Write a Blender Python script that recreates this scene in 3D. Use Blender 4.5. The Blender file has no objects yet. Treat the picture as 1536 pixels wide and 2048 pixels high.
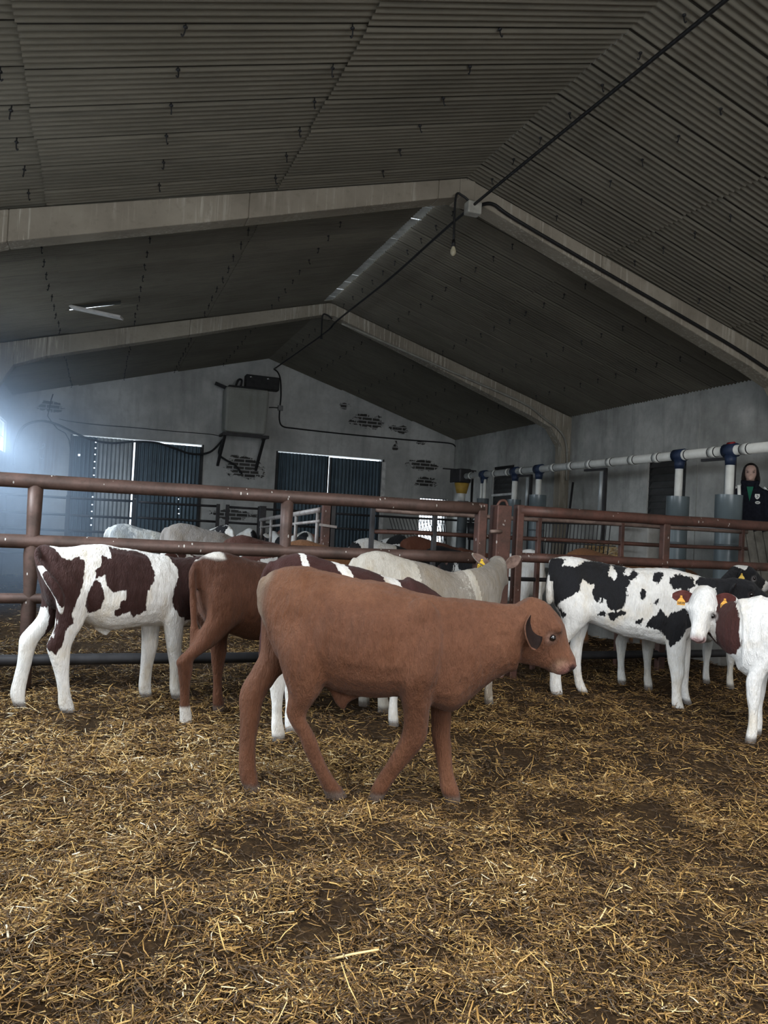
import bpy, bmesh, math, random
import numpy as np
from mathutils import Vector, Matrix

# ------------------------------------------------------------------ camera, world, light, exposure
SC = bpy.context.scene
COL = SC.collection
YAW, PITCH, ROLL = (math.radians(a) for a in (20.2067, 1.0568, 2.8984))
FOCAL_PX = 1538.0
CAM = Vector((0.0, 0.0, 1.4))
FW = Vector((math.sin(YAW) * math.cos(PITCH), math.cos(YAW) * math.cos(PITCH), math.sin(PITCH)))
_r0 = Vector((math.cos(YAW), -math.sin(YAW), 0.0))
_u0 = _r0.cross(FW)
RT = _r0 * math.cos(ROLL) + _u0 * math.sin(ROLL)
UP = -_r0 * math.sin(ROLL) + _u0 * math.cos(ROLL)
cd = bpy.data.cameras.new('camera')
cam = bpy.data.objects.new('camera', cd)
COL.objects.link(cam)
cam.matrix_world = Matrix(((RT.x, UP.x, -FW.x, CAM.x), (RT.y, UP.y, -FW.y, CAM.y),
                           (RT.z, UP.z, -FW.z, CAM.z), (0, 0, 0, 1)))
cd.sensor_fit = 'VERTICAL'
cd.sensor_height = 36.0
cd.lens = 36.0 * FOCAL_PX / 2048.0
cd.clip_start = 0.05
cd.clip_end = 300
SC.camera = cam

world = bpy.data.worlds.new('overcast_sky')
SC.world = world
world.use_nodes = True
wb = world.node_tree.nodes['Background']
wb.inputs[0].default_value = (0.82, 0.91, 1.0, 1)
wb.inputs[1].default_value = 5.0

SC.view_settings.view_transform = 'Standard'
SC.view_settings.look = 'None'
SC.view_settings.gamma = 1.0
SC.view_settings.use_curve_mapping = False
SC.view_settings.exposure = -0.55

def area_light(name, loc, rot, sx, sy, power, col, spread=180):
    l = bpy.data.lights.new(name, 'AREA')
    l.spread = math.radians(spread); l.shape = 'RECTANGLE'; l.size = sx; l.size_y = sy; l.energy = power; l.color = col
    o = bpy.data.objects.new(name, l); o.location = loc; o.rotation_euler = rot
    COL.objects.link(o)
    return o
H90 = math.pi / 2
# daylight through the wide entrance behind the camera, and through the window band of the left wall
area_light('entrance_daylight', (2.2, -3.2, 2.5), (H90 * 0.62, 0, 0.1), 5.5, 2.2, 170, (1.0, 0.95, 0.88))
area_light('added_overhead_light', (2.2, 0.6, 4.75), (0.42, 0, 0), 4.6, 3.4, 520, (1.0, 0.97, 0.92))  # unseen overhead light, added to lift the floor over the calf flanks
for y_, p_ in ((0.4, 160), (5.2, 230), (10.3, 330), (15.9, 190)):
    area_light('window_daylight', (-2.3, y_, 2.75), (0, -H90 * 0.42, 0), 1.0, 2.6, p_, (0.82, 0.92, 1.0), 112)

def at(px, py, X=None, Y=None, Z=None):
    """world point seen at photo pixel (px, py) on a plane X=, Y= or Z=."""
    d = RT * ((px - 768) / FOCAL_PX) - UP * ((py - 1024) / FOCAL_PX) + FW
    if X is not None: t = (X - CAM.x) / d.x
    elif Y is not None: t = (Y - CAM.y) / d.y
    else: t = (Z - CAM.z) / d.z
    return CAM + d * t
def ray(px, py):
    return RT * ((px - 768) / FOCAL_PX) - UP * ((py - 1024) / FOCAL_PX) + FW

# ------------------------------------------------------------------ object helpers
def tag(o, label=None, cat=None, group=None, kind=None):
    if label: o['label'] = label
    if cat: o['category'] = cat
    if group: o['group'] = group
    if kind: o['kind'] = kind
    return o
def empty(name, loc=(0, 0, 0), rz=0.0, label=None, cat=None, group=None):
    o = bpy.data.objects.new(name, None)
    o.empty_display_size = 0.1
    o.location = loc; o.rotation_euler = (0, 0, rz)
    COL.objects.link(o)
    return tag(o, label, cat, group)
def link(name, me, mat=None, parent=None, smooth=False):
    o = bpy.data.objects.new(name, me)
    COL.objects.link(o)
    if mat is not None:
        for m in (mat if isinstance(mat, (list, tuple)) else [mat]):
            me.materials.append(m)
    if parent is not None:
        o.parent = parent
    if smooth:
        me.polygons.foreach_set('use_smooth', [True] * len(me.polygons))
    return o
class MB:
    """collects simple shapes into one mesh"""
    def __init__(s): s.v = []; s.f = []; s.sm = []
    def add(s, vs, fs, smooth=False):
        b = len(s.v); s.v += [tuple(v) for v in vs]
        s.f += [tuple(i + b for i in f) for f in fs]; s.sm += [smooth] * len(fs)
    def box(s, lo, hi, M=None):
        x0, y0, z0 = lo; x1, y1, z1 = hi
        vs = [Vector(p) for p in ((x0,y0,z0),(x1,y0,z0),(x1,y1,z0),(x0,y1,z0),(x0,y0,z1),(x1,y0,z1),(x1,y1,z1),(x0,y1,z1))]
        if M is not None: vs = [M @ v for v in vs]
        s.add(vs, [(0,3,2,1),(4,5,6,7),(0,1,5,4),(1,2,6,5),(2,3,7,6),(3,0,4,7)])
    def bar(s, a, b, w, h, up=(0, 0, 1)):
        a = Vector(a); b = Vector(b); d = b - a; L = d.length; d.normalize()
        u = Vector(up)
        if abs(d.dot(u)) > 0.98: u = Vector((0, 1, 0))
        sd = d.cross(u).normalized(); u = sd.cross(d)
        M = Matrix((( sd.x, d.x, u.x, a.x), (sd.y, d.y, u.y, a.y), (sd.z, d.z, u.z, a.z), (0,0,0,1)))
        s.box((-w/2, 0, -h/2), (w/2, L, h/2), M)
    def tube(s, pts, r, n=12, caps=True):
        pts = [Vector(p) for p in pts]; m = len(pts)
        rs = r if isinstance(r, (list, tuple)) else [r] * m
        t0 = (pts[1] - pts[0]).normalized()
        ref = Vector((0, 0, 1)) if abs(t0.z) < 0.9 else Vector((1, 0, 0))
        nrm = (ref - t0 * ref.dot(t0)).normalized()
        vs = []; fs = []
        for i, p in enumerate(pts):
            t = (pts[min(i + 1, m - 1)] - pts[max(i - 1, 0)]).normalized()
            nrm = (nrm - t * nrm.dot(t)).normalized(); bn = t.cross(nrm)
            for k in range(n):
                a = 2 * math.pi * k / n
                vs.append(p + (nrm * math.cos(a) + bn * math.sin(a)) * rs[i])
        for i in range(m - 1):
            for k in range(n):
                k2 = (k + 1) % n
                fs.append((i*n + k, i*n + k2, (i+1)*n + k2, (i+1)*n + k))
        if caps:
            fs.append(tuple(range(n - 1, -1, -1))); fs.append(tuple((m-1)*n + k for k in range(n)))
        s.add(vs, fs, True)
    def ball(s, c, r, n=10, m=7):
        c = Vector(c); r = r if isinstance(r, (list, tuple)) else (r, r, r)
        vs = [c + Vector((0, 0, r[2]))]
        for j in range(1, m):
            th = math.pi * j / m
            for k in range(n):
                a = 2 * math.pi * k / n
                vs.append(c + Vector((r[0]*math.sin(th)*math.cos(a), r[1]*math.sin(th)*math.sin(a), r[2]*math.cos(th))))
        vs.append(c - Vector((0, 0, r[2])))
        fs = [(0, 1 + k, 1 + (k + 1) % n) for k in range(n)]
        for j in range(m - 2):
            for k in range(n):
                a = 1 + j*n + k; b = 1 + j*n + (k + 1) % n
                fs.append((a, a + n, b + n, b))
        e = len(vs) - 1; o = 1 + (m - 2) * n
        fs += [(e, o + (k + 1) % n, o + k) for k in range(n)]
        s.add(vs, fs, True)
    def mesh(s, name):
        me = bpy.data.meshes.new(name)
        me.from_pydata(s.v, [], s.f)
        me.polygons.foreach_set('use_smooth', s.sm)
        me.update()
        return me
    def build(s, name, mat, parent=None, bevel=0.0):
        me = s.mesh(name)
        if bevel:
            bm = bmesh.new(); bm.from_mesh(me)
            bmesh.ops.recalc_face_normals(bm, faces=bm.faces)
            ed = [e for e in bm.edges if len(e.link_faces) == 2 and e.calc_face_angle(0) > 0.6]
            bmesh.ops.bevel(bm, geom=ed, offset=bevel, segments=2, affect='EDGES', profile=0.5)
            bm.to_mesh(me); bm.free()
        return link(name, me, mat, parent)
def curve_pts(pts, n=8):
    """Catmull-Rom through points"""
    P = [Vector(p) for p in pts]; out = []
    for i in range(len(P) - 1):
        p0 = P[max(i-1, 0)]; p1 = P[i]; p2 = P[i+1]; p3 = P[min(i+2, len(P)-1)]
        for k in range(n):
            t = k / n
            out.append(0.5*((2*p1) + (p2-p0)*t + (2*p0-5*p1+4*p2-p3)*t*t + (3*p1-p0-3*p2+p3)*t**3))
    out.append(P[-1]); return out
def dup(root, loc=None, rz=None, label=None):
    r = root.copy(); COL.objects.link(r)
    if loc is not None: r.location = loc
    if rz is not None: r.rotation_euler = (0, 0, rz)
    if label: r['label'] = label
    for ch in list(root.children):
        c = ch.copy(); COL.objects.link(c); c.parent = r
        for g in list(ch.children):
            d = g.copy(); COL.objects.link(d); d.parent = c
    return r

# ------------------------------------------------------------------ value noise (numpy)
_rng = np.random.default_rng(7)
_TAB = _rng.random((64, 64, 64)).astype(np.float32)
def vnoise(p):
    p = np.asarray(p, dtype=np.float64); i = np.floor(p).astype(int); f = p - i
    f = f * f * (3 - 2 * f); i &= 63; j = (i + 1) & 63
    x0, y0, z0 = i.T; x1, y1, z1 = j.T; fx, fy, fz = f.T
    a = _TAB[x0,y0,z0]*(1-fx) + _TAB[x1,y0,z0]*fx; b = _TAB[x0,y1,z0]*(1-fx) + _TAB[x1,y1,z0]*fx
    c = _TAB[x0,y0,z1]*(1-fx) + _TAB[x1,y0,z1]*fx; d = _TAB[x0,y1,z1]*(1-fx) + _TAB[x1,y1,z1]*fx
    return ((a*(1-fy) + b*fy)*(1-fz) + (c*(1-fy) + d*fy)*fz) * 2 - 1
def fbm(p, o=3):
    p = np.asarray(p, dtype=np.float64); s = np.zeros(len(p)); a = 0.5
    for k in range(o):
        s += a * vnoise(p * 2**k + 17.3 * k); a *= 0.5
    return s

# ------------------------------------------------------------------ material helpers
class NT:
    def __init__(s, name):
        s.m = bpy.data.materials.new(name); s.m.use_nodes = True
        s.t = s.m.node_tree; s.b = s.t.nodes['Principled BSDF']; s.out = s.t.nodes['Material Output']
    def n(s, typ, **kw):
        nd = s.t.nodes.new(typ)
        for k, v in kw.items():
            if k.startswith('i_'): nd.inputs[int(k[2:])].default_value = v
            else: setattr(nd, k, v)
        return nd
    def l(s, a, b): s.t.links.new(a, b)
    def coord(s, scale=(1, 1, 1), kind='Object'):
        c = s.n('ShaderNodeTexCoord'); mp = s.n('ShaderNodeMapping')
        mp.inputs['Scale'].default_value = scale
        s.l(c.outputs[kind], mp.inputs[0]); return mp.outputs[0]
    def noise(s, vec, scale, detail=4, rough=0.55):
        nd = s.n('ShaderNodeTexNoise'); nd.inputs['Scale'].default_value = scale
        nd.inputs['Detail'].default_value = detail; nd.inputs['Roughness'].default_value = rough
        s.l(vec, nd.inputs['Vector']); return nd.outputs['Fac']
    def ramp(s, fac, stops):
        r = s.n('ShaderNodeValToRGB'); e = r.color_ramp.elements
        while len(e) > 1: e.remove(e[-1])
        for i, (p, c) in enumerate(stops):
            el = e[0] if i == 0 else e.new(p)
            el.position = p; el.color = (*c, 1) if len(c) == 3 else c
        s.l(fac, r.inputs[0]); return r.outputs[0]
    def mix(s, fac, a, b, blend='MIX'):
        m = s.n('ShaderNodeMix', data_type='RGBA', blend_type=blend)
        if hasattr(fac, 'links'): s.l(fac, m.inputs[0])
        else: m.inputs[0].default_value = fac
        for v, i in ((a, 6), (b, 7)):
            if hasattr(v, 'links'): s.l(v, m.inputs[i])
            else: m.inputs[i].default_value = (*v, 1)
        return m.outputs[2]
    def math(s, op, a, b=None, clamp=False):
        m = s.n('ShaderNodeMath', operation=op, use_clamp=clamp)
        for v, i in ((a, 0), (b, 1)):
            if v is None: continue
            if hasattr(v, 'links'): s.l(v, m.inputs[i])
            else: m.inputs[i].default_value = v
        return m.outputs[0]
    def sep(s, vec):
        x = s.n('ShaderNodeSeparateXYZ'); s.l(vec, x.inputs[0]); return x.outputs
    def attr(s, name):
        a = s.n('ShaderNodeAttribute', attribute_name=name); return a
    def bump(s, h, strength=0.3, dist=0.02):
        b = s.n('ShaderNodeBump'); b.inputs['Strength'].default_value = strength
        b.inputs['Distance'].default_value = dist
        s.l(h, b.inputs['Height']); s.l(b.outputs[0], s.b.inputs['Normal']); return b
    def base(s, c, rough=0.8, metal=0.0, spec=0.3):
        if hasattr(c, 'links'): s.l(c, s.b.inputs['Base Color'])
        else: s.b.inputs['Base Color'].default_value = (*c, 1)
        s.b.inputs['Roughness'].default_value = rough; s.b.inputs['Metallic'].default_value = metal
        s.b.inputs['Specular IOR Level'].default_value = spec
        return s.m
def rgb(r, g, b):
    f = lambda c: (c/255/12.92) if c/255 <= 0.04045 else ((c/255 + 0.055)/1.055)**2.4
    return (f(r), f(g), f(b))
def plain(name, c, rough=0.6, metal=0.0, spec=0.3, var=0.25, scale=8):
    t = NT(name); n = t.noise(t.coord(), scale, 5)
    lo = tuple(x * (1 - var) for x in c); hi = tuple(min(1, x * (1 + var)) for x in c)
    return t.base(t.ramp(n, [(0.3, lo), (0.7, hi)]), rough, metal, spec)
# ------------------------------------------------------------------ the barn shell
XL, XR, YE, YF = -1.88, 8.5, 18.05, -3.6
RX, RZ = 3.53, 5.216            # ridge
SL, SR = 0.2677, 0.305          # roof slopes
def roofz(x): return RZ - (SL * (RX - x) if x < RX else SR * (x - RX))

def mat_plaster(name, base, dark, brick=None, patches=(), stain=None):
    t = NT(name); v = t.coord()
    n1 = t.noise(v, 0.9, 6, 0.6); n2 = t.noise(v, 7, 6, 0.65); n3 = t.noise(v, 40, 3)
    vs = t.coord((1.6, 1.6, 0.22)); st = t.noise(vs, 3.0, 5, 0.6)
    c = t.ramp(n1, [(0.32, dark), (0.62, base)])
    c = t.mix(t.math('MULTIPLY', t.ramp(n2, [(0.45, (0,0,0)), (0.75, (1,1,1))]), 0.45), c, dark)
    c = t.mix(t.math('MULTIPLY', t.ramp(st, [(0.5, (0,0,0)), (0.72, (1,1,1))]), 0.4), c, tuple(x*0.6 for x in dark))
    h = t.math('ADD', t.math('MULTIPLY', n2, 0.6), t.math('MULTIPLY', n3, 0.25))
    if stain:       # rusty streaked band
        xs = t.sep(v); dx = t.math('DIVIDE', t.math('SUBTRACT', xs[0], stain[0]), 0.26); dz = t.math('DIVIDE', t.math('SUBTRACT', xs[2], stain[1]), 0.62)
        d = t.math('SUBTRACT', 1.15, t.math('ADD', t.math('MULTIPLY', dx, dx), t.math('MULTIPLY', dz, dz)), True)
        c = t.mix(t.math('MULTIPLY', d, t.ramp(t.noise(t.coord((9, 1, .6)), 2.2, 5, .7), [(.3, (.25,)*3), (.65, (1,1,1))])), c, (0.23, 0.165, 0.125))
    if patches:
        xs = t.sep(v); tot = None
        for (px, pz, rx, rz) in patches:     # plaster fallen off: ragged areas of bare brick
            dx = t.math('DIVIDE', t.math('SUBTRACT', xs[0], px), rx)
            dz = t.math('DIVIDE', t.math('SUBTRACT', xs[2], pz), rz)
            d = t.math('ADD', t.math('MULTIPLY', dx, dx), t.math('MULTIPLY', dz, dz))
            m = t.math('SUBTRACT', 1.0, d)
            tot = m if tot is None else t.math('MAXIMUM', tot, m)
        rag = t.noise(t.coord((1.0, 1.0, 1.7)), 4.2, 7, 0.72)
        mask = t.math('GREATER_THAN', t.math('ADD', tot, t.math('MULTIPLY', t.math('SUBTRACT', rag, 0.5), 4.2)), 0.42)
        cb = t.n('ShaderNodeCombineXYZ'); t.l(xs[0], cb.inputs[0]); t.l(xs[2], cb.inputs[1])
        bk = t.n('ShaderNodeTexBrick'); t.l(cb.outputs[0], bk.inputs[0])
        bk.inputs['Color1'].default_value = (*brick, 1); bk.inputs['Color2'].default_value = (*[x*0.6 for x in brick], 1)
        bk.inputs['Mortar'].default_value = (*[x*0.62 for x in base], 1)
        bk.inputs['Scale'].default_value = 1.0; bk.inputs['Mortar Size'].default_value = 0.012
        bk.inputs['Brick Width'].default_value = 0.27; bk.inputs['Row Height'].default_value = 0.085
        c = t.mix(mask, c, bk.outputs[0]); h = t.math('SUBTRACT', h, t.math('MULTIPLY', mask, 0.8))
    t.bump(h, 0.5, 0.02)
    return t.base(c, 0.9, spec=0.1)
STAIN = (at(97, 915, Y=YE).x, at(97, 915, Y=YE).z)
P_END = [(at(740, 845, Y=YE).x, at(740, 845, Y=YE).z, 0.62, 0.2), (at(800, 858, Y=YE).x, at(800, 858, Y=YE).z, 0.4, 0.12),
         (at(845, 930, Y=YE).x, at(845, 930, Y=YE).z, 0.55, 0.16), (at(850, 965, Y=YE).x, at(850, 965, Y=YE).z, 0.4, 0.16),
         (at(490, 935, Y=YE).x, at(490, 935, Y=YE).z, 0.5, 0.35), (at(790, 895, Y=YE).x, at(790, 895, Y=YE).z, 0.1, 0.17),
         (at(690, 812, Y=YE).x, at(690, 812, Y=YE).z, 0.2, 0.1), (at(470, 1030, Y=YE).x, at(470, 1030, Y=YE).z, 0.6, 0.16),
         (at(100, 812, Y=YE).x, at(100, 812, Y=YE).z, 0.32, 0.15), (at(840, 885, Y=YE).x, at(840, 885, Y=YE).z, 0.2, 0.06)]
M_END = mat_plaster('end_wall_plaster', (0.60, 0.60, 0.575), (0.35, 0.35, 0.335), (0.085, 0.08, 0.075), P_END, STAIN)
M_SIDE = mat_plaster('side_wall_render', (0.52, 0.52, 0.49), (0.25, 0.25, 0.235))
M_LEFT = mat_plaster('left_wall_render', (0.42, 0.43, 0.43), (0.28, 0.28, 0.28))
def mat_beam():
    t = NT('stained_concrete'); v = t.coord()
    n1 = t.noise(v, 1.3, 5); n2 = t.noise(v, 14, 5)
    st = t.noise(t.coord((9, 9, 0.35)), 3.0, 4, 0.7); blot = t.noise(v, 0.75, 3)
    c = t.ramp(n1, [(0.3, (0.20, 0.174, 0.138)), (0.7, (0.33, 0.295, 0.24))])
    c = t.mix(t.math('MULTIPLY', t.ramp(st, [(0.53, (0,0,0)), (0.62, (1,1,1))]), t.ramp(blot, [(0.38, (0,0,0)), (0.56, (0.85,)*3)])), c, (0.5, 0.46, 0.39))
    c = t.mix(t.math('MULTIPLY', t.ramp(n2, [(0.55, (0,0,0)), (0.75, (1,1,1))]), 0.5), c, (0.17, 0.15, 0.115))
    t.bump(n2, 0.35, 0.015)
    return t.base(c, 0.9, spec=0.1)
M_BEAM = mat_beam()
def mat_sheet():
    t = NT('fibre_cement_sheet'); v = t.coord()
    n1 = t.noise(v, 0.8, 5); n2 = t.noise(t.coord((0.5, 9, 1)), 4, 5); n3 = t.noise(v, 60, 2)
    xs = t.sep(v)
    row = t.math('FLOOR', t.math('DIVIDE', xs[1], 0.48)); rown = t.n('ShaderNodeTexWhiteNoise', noise_dimensions='1D')
    t.l(row, rown.inputs['W'])
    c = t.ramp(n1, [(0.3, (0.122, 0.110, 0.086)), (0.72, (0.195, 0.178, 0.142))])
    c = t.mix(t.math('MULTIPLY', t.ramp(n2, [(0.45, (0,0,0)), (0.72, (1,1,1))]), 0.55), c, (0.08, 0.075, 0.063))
    c = t.mix(0.25, c, t.ramp(rown.outputs[0], [(0, (0.075, 0.072, 0.063)), (1, (0.17, 0.158, 0.128))]))
    # shadow gap of the lap joints painted as dark lines
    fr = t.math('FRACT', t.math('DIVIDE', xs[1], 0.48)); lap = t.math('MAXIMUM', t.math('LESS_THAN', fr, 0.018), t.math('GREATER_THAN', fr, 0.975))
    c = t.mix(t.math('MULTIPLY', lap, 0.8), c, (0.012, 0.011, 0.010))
    t.bump(n3, 0.25, 0.004)
    return t.base(c, 0.85, spec=0.15)
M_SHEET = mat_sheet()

def roof(side):
    """corrugated sheets: waves run down the slope, three courses lapped, sheet joints every 0.48 m"""
    pitch = 0.48 / 7; per = 8
    ys = np.arange(-3.9, 18.3, pitch / per); n = len(ys)
    courses = ([(XL - 0.5, -0.552), (-0.60, 1.524), (1.47, RX)] if side == 'left'
               else [(RX, 5.35), (5.30, 7.25), (7.2, XR + 0.5)])
    vs = []; fs = []
    for ci, (xa, xb) in enumerate(courses):
        lift = 0.0
        if side == 'left': lo_hi = (0.0, 0.0 if ci == 2 else 0.022)
        else: lo_hi = (0.0 if ci == 0 else 0.022, 0.0)
        nx = 6; b = len(vs)
        sheet = np.floor(ys / 0.48); fr = ys / 0.48 - sheet
        jn = np.sin(sheet * 12.9898) * 43758.5453; jn = jn - np.floor(jn)
        wave = 0.0125 * np.cos(2 * np.pi * ys / pitch)
        off = 0.007 * fr                               # each sheet laps under its neighbour
        for k in range(nx + 1):
            u = k / nx; x = xa + (xb - xa) * u
            xx = x + (jn - 0.5) * 0.02 * (1 if (k in (0, nx)) else 0)
            if ci == 2 and side == 'left' and k == nx:
                xx = np.where((ys > 7.6) & (ys < 12.65), RX - 0.16, xx)
            z = RZ - (SL * (RX - xx) if side == 'left' else SR * (xx - RX))
            zz = z + wave + off + lo_hi[0] * (1 - u) + lo_hi[1] * u + 0.012
            vs += list(zip((xx if hasattr(xx, '__len__') else [xx] * n), ys, zz))
        for k in range(nx):
            for j in range(n - 1):
                a = b + k * n + j
                if side == 'left' and ci == 1 and k in (0, 1) and 11.05 < ys[j] < 11.55 and False: continue
                fs.append((a, a + 1, a + n + 1, a + n))
    me = bpy.data.meshes.new('ceiling_' + side); me.from_pydata([tuple(map(float, v)) for v in vs], [], fs); me.update()
    # broken corner of a sheet in the second bay on the left: a real hole to the sky
    if side == 'left':
        bm = bmesh.new(); bm.from_mesh(me)
        kill = [f for f in bm.faces if -0.62 < f.calc_center_median().x < 0.16 and 11.18 < f.calc_center_median().y < 11.44]
        bmesh.ops.delete(bm, geom=kill, context='FACES'); bm.to_mesh(me); bm.free()
    # opening added for the unseen overhead light, behind the camera
    bm = bmesh.new(); bm.from_mesh(me)
    kill = [f for f in bm.faces if -0.1 < f.calc_center_median().x < 4.5 and -1.1 < f.calc_center_median().y < 2.1]
    bmesh.ops.delete(bm, geom=kill, context='FACES'); bm.to_mesh(me); bm.free()
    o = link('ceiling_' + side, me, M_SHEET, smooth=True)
    return tag(o, kind='structure')
roof('left'); roof('right')
# dark sheet added over the broken corner to keep the hole dark
mb = MB(); mb.bar((-0.24, 10.9, roofz(-.24) + .12), (-0.24, 11.75, roofz(-.24) + .12), 1.1, .01, (-.26, 0, 1)); tag(mb.build('trim_8', plain('dark_hole_backing', (.03, .04, .05), .7)), kind='structure')
# ridge capping over the open joint: overlapping caps with gaps of daylight between
M_CAP = plain('ridge_cap_sheet', (0.2, 0.2, 0.19), 0.8)
mb = MB()
y = 7.3
rnd = random.Random(3)
for seg in ((3.9 - 7.9, 7.75),):
    mb.bar((RX - 0.16, -3.9, RZ + 0.05), (RX - 0.16, 7.75, RZ + 0.05), 0.5, 0.01)
yy = 7.75
while yy < 12.6:
    L = 0.25 + rnd.random() * 0.25
    mb.bar((RX - 0.12, yy, RZ + 0.09), (RX - 0.12, yy + L, RZ + 0.09 + rnd.uniform(-.01, .01)), 0.42, 0.012)
    yy += L + rnd.choice([0.01, 0.02, 0.05, 0.015])
mb.bar((RX - 0.16, 12.6, RZ + 0.05), (RX - 0.16, 18.3, RZ + 0.05), 0.5, 0.01)
tag(mb.build('trim_1', M_CAP), kind='structure')

def wall_cells(name, us, vs, holes, top, P, thick, mat):
    """wall panel from a grid of cells with rectangular holes; P(u,v,w) maps to the world"""
    bm = bmesh.new()
    for i in range(len(us) - 1):
        for j in range(len(vs) - 1):
            uc = (us[i] + us[i+1]) / 2; vc = (vs[j] + vs[j+1]) / 2
            if any(h[0] < uc < h[1] and h[2] < vc < h[3] for h in holes): continue
            q = [(us[i], vs[j]), (us[i+1], vs[j]), (us[i+1], vs[j+1]), (us[i], vs[j+1])]
            q = [(u, min(v, top(u))) for u, v in q]
            if abs(q[2][1] - q[1][1]) < 1e-5 and abs(q[3][1] - q[0][1]) < 1e-5: continue
            a = [bm.verts.new(P(u, v, 0)) for u, v in q]
            try: bm.faces.new(a)
            except ValueError: pass
    bmesh.ops.remove_doubles(bm, verts=bm.verts, dist=1e-4)
    bmesh.ops.recalc_face_normals(bm, faces=bm.faces)
    r = bmesh.ops.extrude_face_region(bm, geom=bm.faces[:])
    d = Vector(P(0, 0, thick)) - Vector(P(0, 0, 0))
    for g in r['geom']:
        if isinstance(g, bmesh.types.BMVert): g.co += d
    bmesh.ops.recalc_face_normals(bm, faces=bm.faces)
    me = bpy.data.meshes.new(name); bm.to_mesh(me); bm.free()
    return tag(link(name, me, mat), kind='structure')
D1 = (-0.67, 2.12, 0.0, 3.06); D2 = (3.87, 6.55, 0.0, 3.06); WE = (7.6, 8.36, 0.62, 2.18)
us = sorted({XL - 0.2, D1[0], D1[1], D2[0], D2[1], RX, WE[0], WE[1], XR + 0.2, 0.6, 2.8})
vz = [-0.1, WE[2], WE[3], 3.06, 3.7, 4.2, 4.7, 5.4]
wall_cells('wall_back', us, vz, [D1, D2, WE], lambda u: roofz(u) + 0.05, lambda u, v, w: (u, YE + w, v), 0.3, M_END)
# left wall with a band of windows, one pair per bay
LW = [(-1.2, 2.0, 2.0, 3.15), (3.9, 6.6, 2.0, 3.15), (9.0, 11.7, 2.0, 3.15), (14.6, 17.3, 2.5, 3.12)]
us = sorted({YF, YE} | {v for h in LW for v in h[:2]})
wall_cells('wall_left', us, [-0.1, 2.0, 2.5, 3.12, 3.15, 4.0], LW, lambda u: roofz(XL) + 0.03, lambda u, v, w: (XL - w, u, v), 0.25, M_LEFT)
W1 = (14.93, 15.9, 1.2, 2.9); W2 = (9.6, 10.5, 1.5, 2.74)
us = sorted({YF, YE} | {v for h in (W1, W2) for v in h[:2]})
wall_cells('wall_right', us, [-0.1, 1.2, 1.5, 2.74, 2.9, 4.0], [W1, W2], lambda u: roofz(XR) + 0.03, lambda u, v, w: (XR + w, u, v), 0.25, M_SIDE)
# entrance wall behind the camera, with a wide doorway
wall_cells('wall_front', [XL, -1.0, RX, 4.6, XR], [-0.1, 3.6, 4.4, 5.4], [(-1.0, 4.6, -0.1, 3.6)],
           lambda u: roofz(u) + 0.05, lambda u, v, w: (u, YF - w, v), 0.25, M_SIDE)

# concrete portal frames
def portal(y):
    mb = MB(); t = 0.24
    def arm(pts):       # pts: (x, ztop, zbot)
        for (xa, ta, ba), (xb, tb, bb) in zip(pts, pts[1:]):
            vs = []
            for x, zt, zb in ((xa, ta, ba), (xb, tb, bb)):
                vs += [(x, y, zt), (x, y + t, zt), (x, y + t, zb), (x, y, zb)]
            mb.add(vs, [(0,4,5,1), (1,5,6,2), (2,6,7,3), (3,7,4,0), (0,1,2,3), (7,6,5,4)])
    rz = lambda x: roofz(x) - 0.004
    arm([(RX, rz(RX), rz(RX) - 0.20), (3.2, rz(3.2), rz(3.2) - 0.20), (1.2, rz(1.2), rz(1.2) - 0.25), (-0.9, rz(-0.9), rz(-0.9) - 0.29),
         (-1.35, rz(-1.35), rz(-1.35) - 0.36), (XL + 0.28, rz(XL + .28), 3.1), (XL, rz(XL), 2.7)])
    arm([(RX, rz(RX), rz(RX) - 0.20), (5.3, rz(5.3), rz(5.3) - 0.25), (7.6, rz(7.6), rz(7.6) - 0.33),
         (8.05, rz(8.05), rz(8.05) - 0.38), (8.28, rz(8.28), 3.15), (XR, rz(XR), 2.7)])
    mb.box((XL - 0.01, y + .012, -0.1), (XL + 0.16, y + t - .012, 3.2)); mb.box((8.3, y + .012, -0.1), (XR + 0.01, y + t - .012, 3.2))
    # bolted ridge joint
    mb.box((RX - 0.09, y - 0.02, RZ - 0.24), (RX + 0.09, y + t + .02, RZ - 0.03))
    return mb
for i, yb in enumerate((7.5, 12.78, 2.2)):
    tag(portal(yb).build('trim_%d' % (i + 2), M_BEAM, bevel=0.012), kind='structure')
# square edge of plaster at the seam in the right wall
mb = MB(); mb.box((XR - 0.012, 9.35, 0.7), (XR + 0.01, 9.40, 3.68)); tag(mb.build('trim_5', M_SIDE), kind='structure')

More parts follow.
